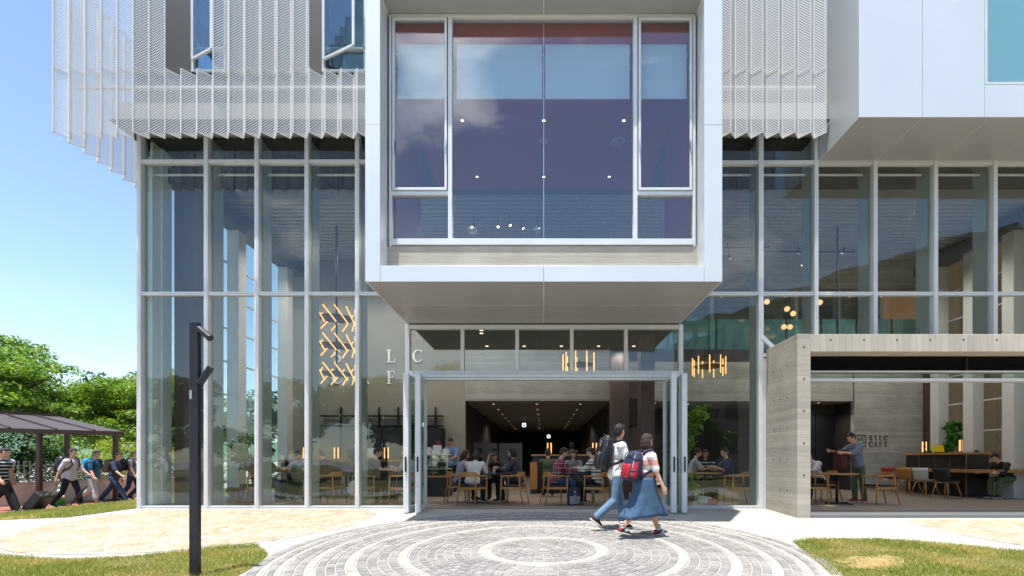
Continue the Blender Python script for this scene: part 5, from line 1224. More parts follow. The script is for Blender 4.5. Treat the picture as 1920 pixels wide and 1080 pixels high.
M['coral_stripe'] = bands('coral_white_stripes', [C('#cf8f86'), C('#e6dfd6')], .088); M['grey_stripe'] = bands('grey_knit_stripes', [C('#b9b6a8'), C('#4a4a46'), C('#d6d3c8'), C('#8f8c68'), C('#d9d6cd')], .035); M['bw_stripe'] = bands('black_white_stripes', [C('#17171a'), C('#17171a'), C('#b9bdc0')], .03); M['plaid'] = plaid('plaid_shirt')
# leather-look and cloth of bags
def backpack(ps, label, w_, h_, d_, matb, matp, label_cat='backpack', drop=0., strap='strap', straps=True, tilt=0, shape='round', loc=None, rz=None, name='backpack', side=None):
    """a bag worn on the back of a person dict, or standing at loc"""
    mt = M[matb]
    if ps:
        t = thing(name, label, label_cat, ps['root'].location, ps['root'].rotation_euler.z)
        S = ps['S']; up = ps['up']; bk = Vector((0, -up.z, up.y)); c = ps['chest']+up*(.02-drop)*S+bk*(.115*S+d_/2+.012); rot = (ps['rot'] if not tilt else ps['rot'] @ Rx(tilt))
        if side: c = c+Vector((side, 0, 0))
    else:
        t = thing(name, label, label_cat, loc, rz or 0); c = Vector((0, 0, h_/2+.005)); rot = Rx(tilt); S = 1
    def P_(x, y, z): return c+rot @ Vector((x, y, z))
    m = MB()
    prof = [(-.5,.86,.8),(-.46,1,.95),(-.1,1.03,1.05),(.2,.98,1.0),(.38,.86,.84),(.47,.66,.62),(.5,.4,.4)] if shape == 'round' else [(-.5,.95,.9),(-.47,1,1),(0,1,1),(.42,.98,.95),(.47,.95,.8),(.5,.9,.55)]
    n = 16
    for z, a, b in prof:
        for j in range(n):
            g = 2*math.pi*j/n; ca, sa = math.cos(g), math.sin(g); e = .55
            m.v.append(tuple(P_(math.copysign(abs(ca)**e, ca)*w_/2*a, math.copysign(abs(sa)**e, sa)*d_/2*b, z*h_)))
    for i in range(len(prof)-1):
        for j in range(n): m.f.append((i*n+j, i*n+(j+1) % n, (i+1)*n+(j+1) % n, (i+1)*n+j))
    m.f.append(tuple(range(n))[::-1]); m.f.append(tuple((len(prof)-1)*n+j for j in range(n)))
    m.build('body', mt, t, smooth=True)
    q = MB(); 
    for z, a, b in [(-.5,.78,.5),(-.44,.9,1),(-.05,.9,1),(.02,.8,.6)]:
        for j in range(n):
            g = 2*math.pi*j/n; ca, sa = math.cos(g), math.sin(g); e = .5
            q.v.append(tuple(P_(math.copysign(abs(ca)**e, ca)*w_*.42*a, -d_/2-.0*b+math.copysign(abs(sa)**e, sa)*d_*.16*b, z*h_*.92)))
    for i in range(3):
        for j in range(n): q.f.append((i*n+j, i*n+(j+1) % n, (i+1)*n+(j+1) % n, (i+1)*n+j))
    q.f.append(tuple(range(n))[::-1]); q.f.append(tuple(3*n+j for j in range(n)))
    q.build('pocket', M[matp], t, smooth=True)
    MB().path([P_(-.03,d_*.3,h_*.48), P_(-.02,d_*.3,h_*.55), P_(.02,d_*.3,h_*.55), P_(.03,d_*.3,h_*.48)], .008, 6).build('loop', mt, t)
    MB().path([P_(w_*.36*math.cos(a_), -d_*.46-.03*abs(math.sin(a_)), h_*(.16+.26*math.sin(a_))) for a_ in [math.pi*i/10 for i in range(11)]], .006, 5).build('zip', M['black'], t)
    if straps and ps:
        for i, s in enumerate((1, -1)):
            sh = ps['sh'][i]; S = ps['S']; a = P_(s*w_*.25, d_*.45, h_*.40); bk = Vector((0, -up.z, up.y)); fr_ = -bk
            x = Vector((s*.115*S, 0, 0)); o_ = ps['hip']+up*.49*S
            pts = [a, o_+x+up*.055*S+bk*.05*S, o_+x+up*.068*S+fr_*.02*S, o_+x*1.05+up*.015*S+fr_*.085*S, o_+x*1.1-up*.12*S+fr_*.132*S, o_+x*1.42-up*.25*S+fr_*.05*S, o_+x*1.5-up*.30*S+bk*.05*S, P_(s*w_*.42, d_*.4, -h_*.36)]
            MB().path(pts, .023, 8, .35, up=(1,0,0)).build('strap', M[strap] if strap in M else mt, t, smooth=True)
    return t
for nm, hx_, rr in (('bag_black','#1f2022',.4),('bag_navy','#23284a',.75),('bag_red','#a51b2c',.6),('bag_teal','#1595b8',.6),('bag_grey','#6d6f72',.8),('bag_tan','#6e6248',.8),('bag_maroon','#4c1c20',.7),('bag_white','#d4d4d0',.7),('bag_stripe','#8d929c',.8)): M[nm] = pbr(nm, C(hx_), rr, 0, tuple(x*.8 for x in C(hx_)[:3]), 8, bump=.35, bscale=10)
M['strap'] = M['bag_black']

# ---- the pair crossing the stone circle
mx_, my_ = 1.17, -2.60
man = person((mx_, my_, H(mx_, my_)+.012), R(-80), 'man in a white T-shirt and blue jeans with a black backpack crossing the stone circle', h=1.665, lean=5, legs=((-8,42),(14,8)), foot=(38,0), arms=((14,28,8),(-12,18,8)), head=(2,30), top='white_tee', sleeve=.72, bottom=('pants','denim'), shoes='oxblood', skin='skin2', vox=.0062, fat=1.02)
bp_ = backpack(man, 'black roll-top backpack on the back of the man in the white T-shirt', .33, .50, .20, 'bag_black', 'bag_black', drop=.03, tilt=-6, shape='box')
wx_, wy_ = 1.50, -3.2
woman = person((wx_, wy_, H(wx_, wy_)+.012), R(-72), 'woman in a coral and white striped top and denim skirt walking over the stone circle', h=1.54, lean=4, legs=((-24,20),(24,4)), foot=(14,-6), arms=((10,12,9),(26,24,12)), head=(0,12), top='coral_stripe', sleeve=.85, bottom=('skirt','denim_skirt'), hair='bob', hairm='hairb', shoes='trainer', vox=.0062, fat=1.12)
bk = backpack(woman, 'navy and red backpack on the back of the woman in the striped top', .32, .44, .19, 'bag_navy', 'bag_red', drop=.06, strap='bag_navy', tilt=-8)
bt = woman['ps_pack'] if 'ps_pack' in woman else None
S_ = woman['S']; up_w = woman['up']; bkv = Vector((0, -up_w.z, up_w.y)); cw = woman['chest']+up_w*(.02-.06)*S_+bkv*(.115*S_+.19/2+.012); rw = woman['rot'] @ Rx(-8)
def PW(x, y, z): return cw+rw @ Vector((x, y, z))
m = MB()
for k in range(9):
    a = k/8; zz = -.19+.36*a; wd = .062*math.sin(math.pi*(.16+.7*a))**.7
    for (yy, xx) in ((-wd, .150), (0, .172), (wd, .150)): m.v.append(tuple(PW(xx-.05*a*a-.006*(a > .8), yy-.035+.03*a, zz)))
for k in range(8): m.f += [(k*3, k*3+1, k*3+4, k*3+3), (k*3+1, k*3+2, k*3+5, k*3+4)]
o = m.build('side_panel', M['bag_red'], bk, smooth=True); sd = o.modifiers.new('thick', 'SOLIDIFY'); sd.thickness = .012; sd.offset = 1
MB().path([PW(.155,-.10,-.10), PW(.178,-.03,-.09), PW(.16,.06,-.07)], .013, 6, .4, up=(1,0,0)).path([PW(.14,-.09,.08), PW(.16,-.02,.09), PW(.14,.05,.11)], .013, 6, .4, up=(1,0,0)).build('compression_strap', M['bag_navy'], bk, smooth=True)
MB().path([PW(.13,-.075,-.17), PW(.155,-.088,0), PW(.125,-.06,.14), PW(.09,-.03,.19)], .006, 6).build('piping', M['bag_white'], bk, smooth=True)
MB().path([PW(.02,-.12,-.16), PW(.03,-.16,-.2), PW(.06,-.15,-.27), PW(.10,-.18,-.30)], .007, 6).build('dangling_strap', M['bag_navy'], bk, smooth=True)
MB().box(-.02, .02, -.003, .003, -.02, .02).xf(Matrix.Translation(PW(.06,-.118,-.17)) @ rw.to_4x4()).build('badge', M['bag_white'], bk)
# roll-top of the black backpack: buckles and webbing
S_ = man['S']; up_w = man['up']; bkv = Vector((0, -up_w.z, up_w.y)); cw = man['chest']+up_w*(.02-.03)*S_+bkv*(.115*S_+.20/2+.012); rw = man['rot'] @ Rx(-6)
MB().path([PW(-.15,-.02,.24), PW(0,-.03,.255), PW(.15,-.02,.24)], .036, 10).build('roll_top', M['bag_black'], bp_, smooth=True)
for sx in (-.09, .09): MB().path([PW(sx,.03,.28), PW(sx,-.07,.24), PW(sx,-.112,.12), PW(sx,-.118,-.05), PW(sx,-.114,-.2)], .012, 6, .35, up=(1,0,0)).build('webbing', M['black'], bp_, smooth=True)
for zz in (.12, -.02): MB().box(-.025, .025, -.008, .008, -.03, .03).xf(Matrix.Translation(PW(.09,-.124,zz)) @ rw.to_4x4()).build('buckle', M['steel'], bp_)
MB().path([PW(.168,-.05,-.2), PW(.172,-.04,0), PW(.165,-.03,.18)], .01, 6, .4, up=(1,0,0)).build('side_webbing', M['black'], bp_, smooth=True)
# white socks of the woman, red heels of her trainers
for i in range(2):
    a = woman['ank'][i]; MB().ell(a+Vector((0,-.035,-.03)), (.044,.036,.04)).build('heel', pbr('trainer_red', C('#8a1c2a'), .6), woman['root'], smooth=True); MB().box(a.x+.036, a.x+.046, a.y+.03, a.y+.045, a.z-.05, a.z-.01).box(a.x+.036, a.x+.046, a.y+.06, a.y+.075, a.z-.05, a.z-.01).bar((a.x+.041,a.y+.038,a.z-.014), (a.x+.041,a.y+.067,a.z-.046), .0095, .012).build('emblem', M['white'], woman['root']); MB().path([a+Vector((0,-.005,-.01)), a+Vector((0,-.0,.085))], [.042,.041], 10).build('sock', bands('sock_check', [C('#d9d5cf'), C('#8b6f68')], .02), woman['root'])

# ---- students on the red path
def onpath(x, y): return (x, y, H(x, y)+.008)
W1 = dict(legs=((-22,22),(26,6)), foot=(18,-4)); W2 = dict(legs=((26,6),(-22,24)), foot=(-4,18))
s1 = person(onpath(-13.62, 3.5), R(-85), 'student in a pale lilac shirt and black trousers pulling a black suitcase', h=1.72, lean=6, arms=((-24,10,10),(20,30,6)), head=(4,0), top='pinkish', sleeve=1.2, bottom=('pants','black_trousers'), hairm='hairb', legs=((-16,26),(20,10)), foot=(22,0))
backpack(s1, 'round black backpack on the student pulling a suitcase', .34, .46, .22, 'bag_black', 'bag_black')
s2 = person(onpath(-13.85, 4.45), R(-85), 'student in a teal shirt and white cropped trousers', h=1.68, lean=8, arms=((10,20,8),(-10,20,8)), head=(8,0), top='teal_shirt', sleeve=.8, bottom=('cropped','white_shorts'), legs=((18,12),(-20,34)), foot=(0,26), fat=1.1)
backpack(s2, 'bright teal backpack on the student in the teal shirt', .32, .40, .17, 'bag_teal', 'bag_teal')
s3 = person(onpath(-14.3, 5.7), R(-85), 'student in a navy shirt and jeans carrying a dark patterned bag', h=1.74, lean=10, arms=((24,30,8),(-14,20,8)), head=(4,0), top='navy_shirt', sleeve=.9, bottom=('pants','denim_dark'), hairm='hairb', legs=((36,10),(-30,10)), foot=(-4,20), fat=.92)
backpack(s3, 'dark backpack with pale patches on the student in the navy shirt', .32, .44, .19, 'bag_tan', 'bag_black')
s4 = person(onpath(-14.2, 6.3), R(-85), 'student in a grey top with a black backpack near the corner of the glass', h=1.68, lean=5, arms=((12,20,8),(-12,20,8)), head=(4,0), top='grey_top', bottom=('pants','denim_dark'), legs=((-10,30),(14,6)), foot=(24,0))
backpack(s4, 'black backpack on the student in the grey top', .33, .44, .2, 'bag_black', 'bag_black')
s5 = person(onpath(-13.85, 6.25), R(-85), 'student in a white T-shirt half hidden by the glass corner', h=1.70, lean=5, arms=((14,26,8),(-10,20,8)), head=(4,0), top='white_tee', bottom=('pants','denim_dark'), **W2)
s6 = person(onpath(-14.32, 2.35), R(-85), 'student in a striped shirt and dark trousers at the left edge', h=1.72, lean=4, arms=((16,18,10),(-10,20,8)), head=(4,0), top='bw_stripe', bottom=('pants','black_trousers'), **W1)
s7 = person(onpath(-14.85, 2.9), R(-85), 'bareheaded student walking behind the one at the left edge', h=1.74, lean=4, arms=((10,18,10),(-10,20,8)), head=(4,0), top='pale_grey', bottom=('pants','black_trousers'), hairm='hairb', **W2)
# suitcase
x, y = -13.95, 2.75
t = thing('suitcase', 'black hard shell suitcase tilted on its wheels on the red path', 'suitcase', (x, y, H(x, y)+.01), R(-85)); t.rotation_euler = (R(-38), 0, R(-85))
MB().box(-.21, .21, -.13, .13, .05, .62).build('shell', M['bag_black'], t, bevel=.045)
m = MB()
for i in range(5): m.box(-.15+i*.07, -.125+i*.07, -.134, -.129, .12, .56)
m.build('ribs', M['black'], t)
for s in (-1, 1):
    MB().tube((s*.09,.10,.6), (s*.09,.10,1.0), .009, n=8).build('pull_rod', M['steel'], t)
    for yy in (-.09, .09): MB().path([(s*.15-.012, yy, .025), (s*.15+.012, yy, .025)], .028, 12).build('wheel', M['blackm'], t)
MB().path([(-.1,.10,1.0), (.1,.10,1.0)], .015, 8).build('grip', M['blackm'], t)
u0 = onpath(-13.3, 3.45)
t = thing('umbrella', 'furled black umbrella carried by the student with the suitcase', 'umbrella', (u0[0], u0[1], u0[2]+.03)); MB().path([(-.25,0,.05), (-.05,0,.28), (.22,0,.62)], [.008,.05,.02], 8).build('canopy', M['bag_black'], t, smooth=True); MB().path([(.22,0,.62), (.32,0,.75), (.36,0,.74)], .012, 8).build('handle', M['steel'], t)
# traffic cones
cp = None
for (x, y), lab in (((-14.75, 4.35), 'green and white cone behind the suitcase puller'), ((-15.0, 6.6), 'green and white cone in front of the low wall, middle one'), ((-14.1, 7.2), 'green and white cone half hidden by the glass corner')):
    if cp is None:
        cp = t = thing('traffic_cone', lab, 'cone', onpath(x, y), 0, 'green cones along the path')
        MB().box(-.19, .19, -.19, .19, 0, .03).build('base', M['blackm'], t, bevel=.01); MB().lathe([(.135,.03),(.03,.68),(.02,.69)], n=20).build('body', M['cone'], t, smooth=True)
        for z in (.24, .42, .57): r = .135-(z-.03)*.105/.65; MB().lathe([(r+.003,z),(r-.0125+.003,z+.075)], n=20).build('stripe', M['conew'], t, smooth=True)
    else: t = copy_tree(cp); t.location = onpath(x, y); t['label'] = lab

# ---- people in the cafe
SIT = dict(sit=.45, legs=((84,84),(84,80)))
def seated(x, y, rz, label, **k):
    a = dict(SIT); a.update(k); return person((x, y, 0), R(rz), label, **a)
WORK = ((38,62,8),(38,62,8)); EAT = ((30,80,8),(30,80,8))
seated(-6.68, 1.0, -80, 'sitter in a dark green jacket seen from behind beside the potted plant', lean=14, arms=WORK, top='green_top', sleeve=1.8, bottom=('pants','denim_dark'), head=(20,0))
seated(-6.1, 2.0, 178, 'man in a grey blue shirt and dark tie bent over the small black table', lean=26, arms=((44,50,22),(44,50,22)), top='pale_grey', sleeve=.9, bottom=('pants','olive'), head=(32,0), shoes='sole')
seated(-5.02, 1.05, 82, 'sitter in a maroon jacket leaning over the table', lean=22, arms=WORK, top='maroon', sleeve=1.8, bottom=('pants','black_trousers'), head=(26,0))
seated(-4.15, 1.0, -85, 'man in a black T-shirt reaching over the long table', lean=18, arms=((50,36,6),(50,36,6)), top='black_tee', sleeve=.7, bottom=('pants','black_trousers'), head=(14,0))
seated(-3.22, 1.35, 88, 'person behind the folding doors holding a cup', lean=10, arms=EAT, top='pale_grey', sleeve=.7, bottom=('pants','denim_dark'), head=(14,0))
seated(-2.1, 1.5, -62, 'woman with long dark hair in a lilac blouse', lean=14, arms=WORK, top='lilac', sleeve=.9, bottom=('skirt','denim_dark'), hair='long', hairm='hairb', head=(16,0), h=1.58)
seated(-1.66, .86, -12, 'woman in a loose white T-shirt with her back to the door', lean=24, arms=WORK, top='white_tee', sleeve=1.0, bottom=('pants','black_trousers'), hair='bob', hairm='hair', head=(14,0), h=1.6, fat=1.1)
seated(-1.2, 2.15, 172, 'woman in a dark top resting her head on her hand', lean=22, arms=((70,110,6),(40,60,14)), top='dark_top', sleeve=.8, bottom=('pants','black_trousers'), hair='long', hairm='hairb', head=(26,0), h=1.58)
seated(-.62, 1.45, 80, 'sitter in a charcoal top turned away to the left', lean=12, arms=WORK, top='charcoal_top', sleeve=1.8, bottom=('pants','black_trousers'), hair='bob', head=(14,0))
seated(.26, 1.0, -72, 'student in a red plaid shirt looking at a phone', lean=16, arms=((36,70,6),(36,70,6)), top='plaid', sleeve=1.7, bottom=('pants','denim_dark'), hair='short', head=(18,0))
seated(1.28, .95, 62, 'student in a striped jumper behind the green laptop', lean=14, arms=WORK, top='grey_stripe', sleeve=1.8, bottom=('pants','black_trousers'), hairm='hairb', head=(16,0))
seated(.78, 2.35, 178, 'woman in a grey top behind the black table', lean=8, arms=WORK, top='grey_top', sleeve=1.0, bottom=('pants','black_trousers'), hair='long', head=(14,0), h=1.58)
seated(.12, 3.0, 0, 'person in a camouflage jacket seen from behind by the central counter', lean=8, arms=WORK, top='camo', sleeve=1.8, bottom=('pants','black_trousers'), head=(12,0))
seated(3.85, 2.3, -100, 'person in a grey top at the right window', lean=14, arms=WORK, top='pale_grey', sleeve=.9, bottom=('pants','denim_dark'), head=(10,0))
seated(4.3, 2.45, 160, 'woman in a black and white striped top at the right window', lean=10, arms=WORK, top='bw_stripe', sleeve=.9, bottom=('pants','black_trousers'), hair='bob', hairm='hairb', head=(10,0), h=1.6)
seated(4.75, 1.9, 95, 'person in a navy top resting an elbow at the right window', lean=12, arms=EAT, top='navy_shirt', sleeve=.9, bottom=('pants','black_trousers'), head=(8,0))
seated(7.05, 2.0, 110, 'person in a white shirt writing at the round table', lean=28, arms=((44,50,8),(44,50,8)), top='white_tee', sleeve=.9, bottom=('pants','black_trousers'), head=(26,0))
seated(12.62, 2.75, 100, 'man in a black shirt and olive trousers bent over the bench table', lean=36, arms=((30,60,8),(30,60,8)), top='black_tee', sleeve=1.7, bottom=('pants','olive'), head=(20,0))
seated(12.95, 4.2, 160, 'person in a blue shirt behind the long counter', lean=16, arms=WORK, top='blue_shirt', sleeve=.9, bottom=('pants','black_trousers'), head=(20,0))
person((7.82, 1.62, 0), R(96), 'man in a blue grey T-shirt and olive trousers lifting a maroon backpack', h=1.70, lean=12, legs=((4,6),(-4,4)), arms=((52,50,4),(48,46,4)), head=(24,0), top='bluegrey', sleeve=1.1, bottom=('pants','olive'), shoes='red_shoe')
b_ = backpack(None, 'maroon backpack with bright red straps held up beside the round table', .34, .5, .2, 'bag_maroon', 'bag_maroon', loc=(7.36, 1.6, .80), rz=R(96))
for z in (.36, .13): MB().box(-.16, .16, -.135, -.11, z, z+.035).build('strap', pbr('bright_red_strap', C('#d8232a'), .5), b_)
person((1.05, 6.9, 0), R(30), 'waitress in a white shirt behind the central counter', h=1.66, lean=6, arms=((30,40,6),(20,50,6)), head=(10,-40), top='grey_top', sleeve=.8, bottom=('pants','black_trousers'), hair='bob')
person((-2.95, 5.2, 0), R(170), 'man in a blue shirt standing at the till', h=1.72, lean=8, arms=((30,50,6),(30,50,6)), head=(24,0), top='blue_shirt', sleeve=.9, bottom=('pants','black_trousers'))
person((-3.42, 4.5, 0), R(-120), 'barista with a burgundy cap behind the pastry case', h=1.60, lean=14, arms=((30,60,6),(30,60,6)), head=(26,0), top='white_tee', sleeve=.9, bottom=('pants','black_trousers'), hair='cap', hairm='burgundy_cap')
person((-5.35, 3.35, 0), R(10), 'customer in dark navy clothes standing at the left bar', h=1.62, lean=4, arms=((40,50,6),(40,50,6)), head=(8,0), top='navy_shirt', sleeve=1.8, bottom=('pants','black_trousers'))
# bags on the floor
sc = backpack(None, 'navy and grey school backpack with a tan tab on the cafe floor', .32, .40, .18, 'bag_navy', 'bag_stripe', loc=(.70, .75, 0), rz=R(6))
MB().box(-.02, .02, -.15, -.135, .12, .25).build('tab', pbr('tan_leather', C('#a57a4a'), .6), sc); MB().path([(0,-.112,.31), (0,-.118,.31)], .03, 12).build('patch', pbr('tan_patch', C('#b08a62'), .6), sc)
ad = backpack(None, 'black sports bag with vertical yellow lettering under the long table', .36, .42, .2, 'bag_black', 'bag_black', loc=(-3.78, .92, 0), rz=0, name='sports_bag', label_cat='bag')
tm = text_mesh('adidas', .125, 'lettering'); o = link('lettering', tm, ad, pbr('yellow_print', C('#cdb84a'), .6)); o.location = (.0, -.143, .2); o.rotation_euler = (R(90), R(-90), 0)
wb = thing('tote_bag', 'crumpled white cloth bag hanging from the back of a chair', 'bag', (-4.38, .78, .18)); m = MB()
for i in range(8): m.ell((random.uniform(-.09,.09), random.uniform(-.05,.05), random.uniform(.08,.3)), (random.uniform(.06,.1), .05, random.uniform(.07,.13)))
link('bag', remesh(m, .012, 2, 'bag'), wb, M['bag_white']); MB().path([(-.06,0,.36), (-.03,0,.5), (.03,0,.5), (.06,0,.36)], .008, 6).build('handle', M['bag_white'], wb)
bg_ = thing('gym_bag', 'white bag with a red end lying on the floor behind the right window', 'bag', (3.72, .62, 0), R(-20)); m = MB().caps((-.16,0,.13), (.08,0,.10), .1, .09, 14); link('bag', remesh(m, .012, 2, 'bag'), bg_, M['bag_white']); MB().path([(.02,0,.1), (.2,0,.08), (.24,0,.07)], [.098,.085,.05], 12).build('red_end', M['bag_red'], bg_, smooth=True); MB().path([(-.1,-.03,.22), (-.04,-.05,.3), (.03,-.03,.2)], .009, 6).build('handle', M['blackm'], bg_)
# ================================================================== plants, trees and street things outside
def leafcloud(name, mat, parent, centers, nper, rad, size, flat=.5, droop=.25):
    V = []; F = []
    for c in centers:
        c = np.array(c[:3]); 
        p = rng.normal(size=(nper, 3)); p /= np.maximum(np.linalg.norm(p, axis=1, keepdims=True), 1e-6); p *= (rng.random((nper, 1))**.45)*rad*np.array([[1, 1, flat]]); p += c
        nrm = rng.normal(size=(nper, 3))*.55+np.array([[0, 0, 1.]]); nrm /= np.linalg.norm(nrm, axis=1, keepdims=True)
        a = rng.normal(size=(nper, 3)); a -= nrm*(a*nrm).sum(1, keepdims=True); a /= np.linalg.norm(a, axis=1, keepdims=True); b = np.cross(nrm, a)
        s = size*rng.uniform(.6, 1.35, (nper, 1))
        q0 = p-a*s; q2 = p+a*s-np.array([[0,0,1]])*s*droop; m = p; q1 = m+b*s*.42; q3 = m-b*s*.42
        k = len(V); arr = np.stack([q0, q1, q2, q3], 1).reshape(-1, 3); V += arr.tolist()
        F += [(k+4*i, k+4*i+1, k+4*i+2, k+4*i+3) for i in range(nper)]
    me = bpy.data.meshes.new(name); me.from_pydata(V, [], F); return link(name, me, parent, mat)
def tree(label, loc, h, r, mat, trunk_h, nlimb=8, leaf=.17, nper=70, name='leafy_tree', flat=.4, lean=0., seed=1, group=None, dens=1.0, sprad=.16):
    rd = random.Random(seed); t = thing(name, label, 'tree', loc, 0, group)
    tr = MB(); top = Vector((lean, 0, h*.62)); base = [Vector((0,0,-.1)), Vector((lean*.2, .1, trunk_h*.5)), Vector((lean*.5, 0, trunk_h)), top]
    tr.path(base, [.035*h, .028*h, .022*h, .008*h], 9)
    cents = []
    for i in range(nlimb):
        a = 2*math.pi*i/nlimb+rd.uniform(-.3, .3); f = rd.uniform(.0, 1.); st = base[2].lerp(top, f*.8); rr = r*(1-.45*f)*rd.uniform(.8, 1.05)
        e = st+Vector((math.cos(a)*rr, math.sin(a)*rr, (h-trunk_h)*(.10+.42*f)*rd.uniform(.8, 1.2))); mid = st.lerp(e, .5)+Vector((0, 0, .08*h*rd.uniform(-.3, 1)))
        tr.path([st, mid, e], [.012*h, .008*h, .003*h], 6)
        for k in range(int(11*dens)):
            u = rd.uniform(.28, 1.05); p = (st.lerp(mid, u*2) if u < .5 else mid.lerp(e, u*2-1)); off = Vector((rd.gauss(0, 1), rd.gauss(0, 1), rd.gauss(0, .5)))*r*.16
            q = p+off; cents.append(q)
            if k % 3 == 0: tr.path([p, q], [.004*h, .0015*h], 5)
    for k in range(int(16*dens)):
        a = rd.random()*6.28; rr = r*.55*math.sqrt(rd.random()); cents.append(Vector((lean+math.cos(a)*rr, math.sin(a)*rr, h*(.80+.2*(1-(rr/(r*.55))**2)*rd.uniform(.4, 1)))))
    tr.build('trunk', M['bark'], t, smooth=True)
    leafcloud('crown', M[mat], t, cents, nper, r*sprad+.18, leaf, flat); return t
tree('tall fresh green tree with layered sprays at the left edge', (-29.5, 15.5, -.4), 8.4, 5.4, 'leafA', 2.6, 12, .12, 190, seed=3, flat=.28, dens=1.5)
tree('spreading green tree behind the canopy roof', (-24.5, 17.5, -.4), 6.4, 3.6, 'leafA', 2.0, 10, .11, 150, seed=5, flat=.3, dens=1.2)
tree('yellow green rounded tree near the glass corner', (-25.0, 21., -.4), 7.0, 3.6, 'leafB', 2.2, 11, .105, 170, seed=8, flat=.5, dens=1.3)
tree('yellow green tree beside the glass corner with bare limbs showing', (-21.6, 20., -.4), 6.2, 2.6, 'leafB', 2.4, 9, .10, 130, seed=12, flat=.5)
tree('dark green tree farther back between the others', (-34, 30, -.4), 8.6, 5.0, 'leafC', 2.2, 11, .2, 80, seed=14, flat=.5, dens=1.2)
tree('deep green tree behind the glass corner of the building', (-22, 28, -.4), 7.0, 4.2, 'leafC', 2., 10, .18, 80, seed=19, flat=.5)
def shrub(label, loc, h, r, mat, n=26, nper=60, leaf=.10, seed=1, group=None, name='shrub'):
    rd = random.Random(seed); t = thing(name, label, 'shrub', loc, 0, group); st = MB(); cs = []
    for i in range(n):
        a = rd.random()*6.28; rr = r*math.sqrt(rd.random()); z = h*rd.uniform(.12, .95)*(1-.25*(rr/r)**2); cs.append((rr*math.cos(a), rr*math.sin(a), z))
        if i % 4 == 0: st.path([(0,0,-.05), (rr*.4*math.cos(a), rr*.4*math.sin(a), z*.5), cs[-1]], [.03,.02,.008], 5)
    st.build('stem', M['bark'], t); leafcloud('foliage', M[mat], t, cs, nper, r*.42, leaf, .7); return t
sh_l = ['shrub mass behind the fence at the left edge', 'dark bush behind the fence left of the first canopy post', 'dark bush behind the fence above the suitcase', 'dense bush behind the suitcase puller', 'bright bush behind the walking students', 'green bush behind the last canopy post', 'pale green bush next to the glass corner']
for i, lab in enumerate(sh_l):
    x = -21.2+i*.75; y = 4.6+i*1.35
    shrub(lab, (x, y, -.4), 2.3+.35*(i % 3), 1.35, 'leafC' if i in (0, 1, 2) else ('leafA' if i % 2 else 'leafB'), 34, 150, .066, 40+i, 'bushes behind the fence')
# low wall with iron fence
wv = [(-17.3, .2), (-14.9, 10.2)]
A, Bv = Vector((wv[0][0], wv[0][1], 0)), Vector((wv[1][0], wv[1][1], 0)); A = A+(A-Bv)*.25
t = thing('low_wall', 'low rough pinkish wall beside the red path', 'wall', (0, 0, 0)); MB().bar(A+Vector((0,0,-.03)), Bv+Vector((0,0,-.03)), .25, .70).build('wall', M['lowwall'], t); MB().bar(A+Vector((0,0,.335)), Bv+Vector((0,0,.335)), .29, .035).build('coping', M['kerb'], t)
t = thing('iron_fence', 'pale iron railing with spear tops standing on the low wall', 'fence', (0, 0, 0)); m = MB(); n = 92; D = Bv-A
for i in range(n):
    p = A+D*((i+.5)/n); m.tube(p+Vector((0,0,.352)), p+Vector((0,0,.95)), .011, n=6); m.path([p+Vector((0,0,.95)), p+Vector((0,0,.98)), p+Vector((0,0,1.04))], [.008,.026,.002], 6)
    if i % 2: m.ell(p+Vector((0,0,.70)), .026, 6, 5)
m.build('bars', M['fence'], t)
m = MB()
for z in (.45, .62, .88): m.bar(A+Vector((0,0,z)), Bv+Vector((0,0,z)), .022, .03)
m.build('rails', M['fence'], t)
# walkway canopy
t = thing('walkway_canopy', 'brown walkway shelter with a sloping sheet roof', 'canopy', (0, 0, 0))
E1, E2, T1, T2 = Vector((-18.5,2.0,1.98)), Vector((-14.05,5.75,1.98)), Vector((-22,4.3,2.70)), Vector((-18.6,8.1,2.70))
up_ = Vector((0,0,.02))
MB().add([E1, E2, T2, T1, E1+up_, E2+up_, T2+up_, T1+up_], [(0,3,2,1),(4,5,6,7),(0,1,5,4),(1,2,6,5),(2,3,7,6),(3,0,4,7)]).build('roof', M['canopyroof'], t)
m = MB(); dz = Vector((0,0,-.06))
m.bar(E1+dz, E2+dz, .09, .12); m.bar(E2+dz, T2+dz, .07, .10); m.bar(T1+up_*3, T2+up_*3, .16, .10)
for k in (.05, .22, .39, .56, .73, .88): m.bar(E1.lerp(E2, k)+up_*2, T1.lerp(T2, k)+up_*2, .05, .035)
m.build('frame', M['canopyframe'], t)
MB().bar(E1.lerp(T1,.4)+dz*1.4, E2.lerp(T2,.4)+dz*1.4, .07, .10).build('purlin', M['wood'], t)
for p in (E1.lerp(E2,.665)+Vector((-.05,.05,0)), E1.lerp(E2,.97)+Vector((-.55,.6,0)), E1.lerp(E2,.2), Vector((-17.25,7.1,0))): MB().box(p.x-.055, p.x+.055, p.y-.055, p.y+.055, -.4, 1.95 if p.z > 1 else 2.3).build('post', M['canopyframe'], t)
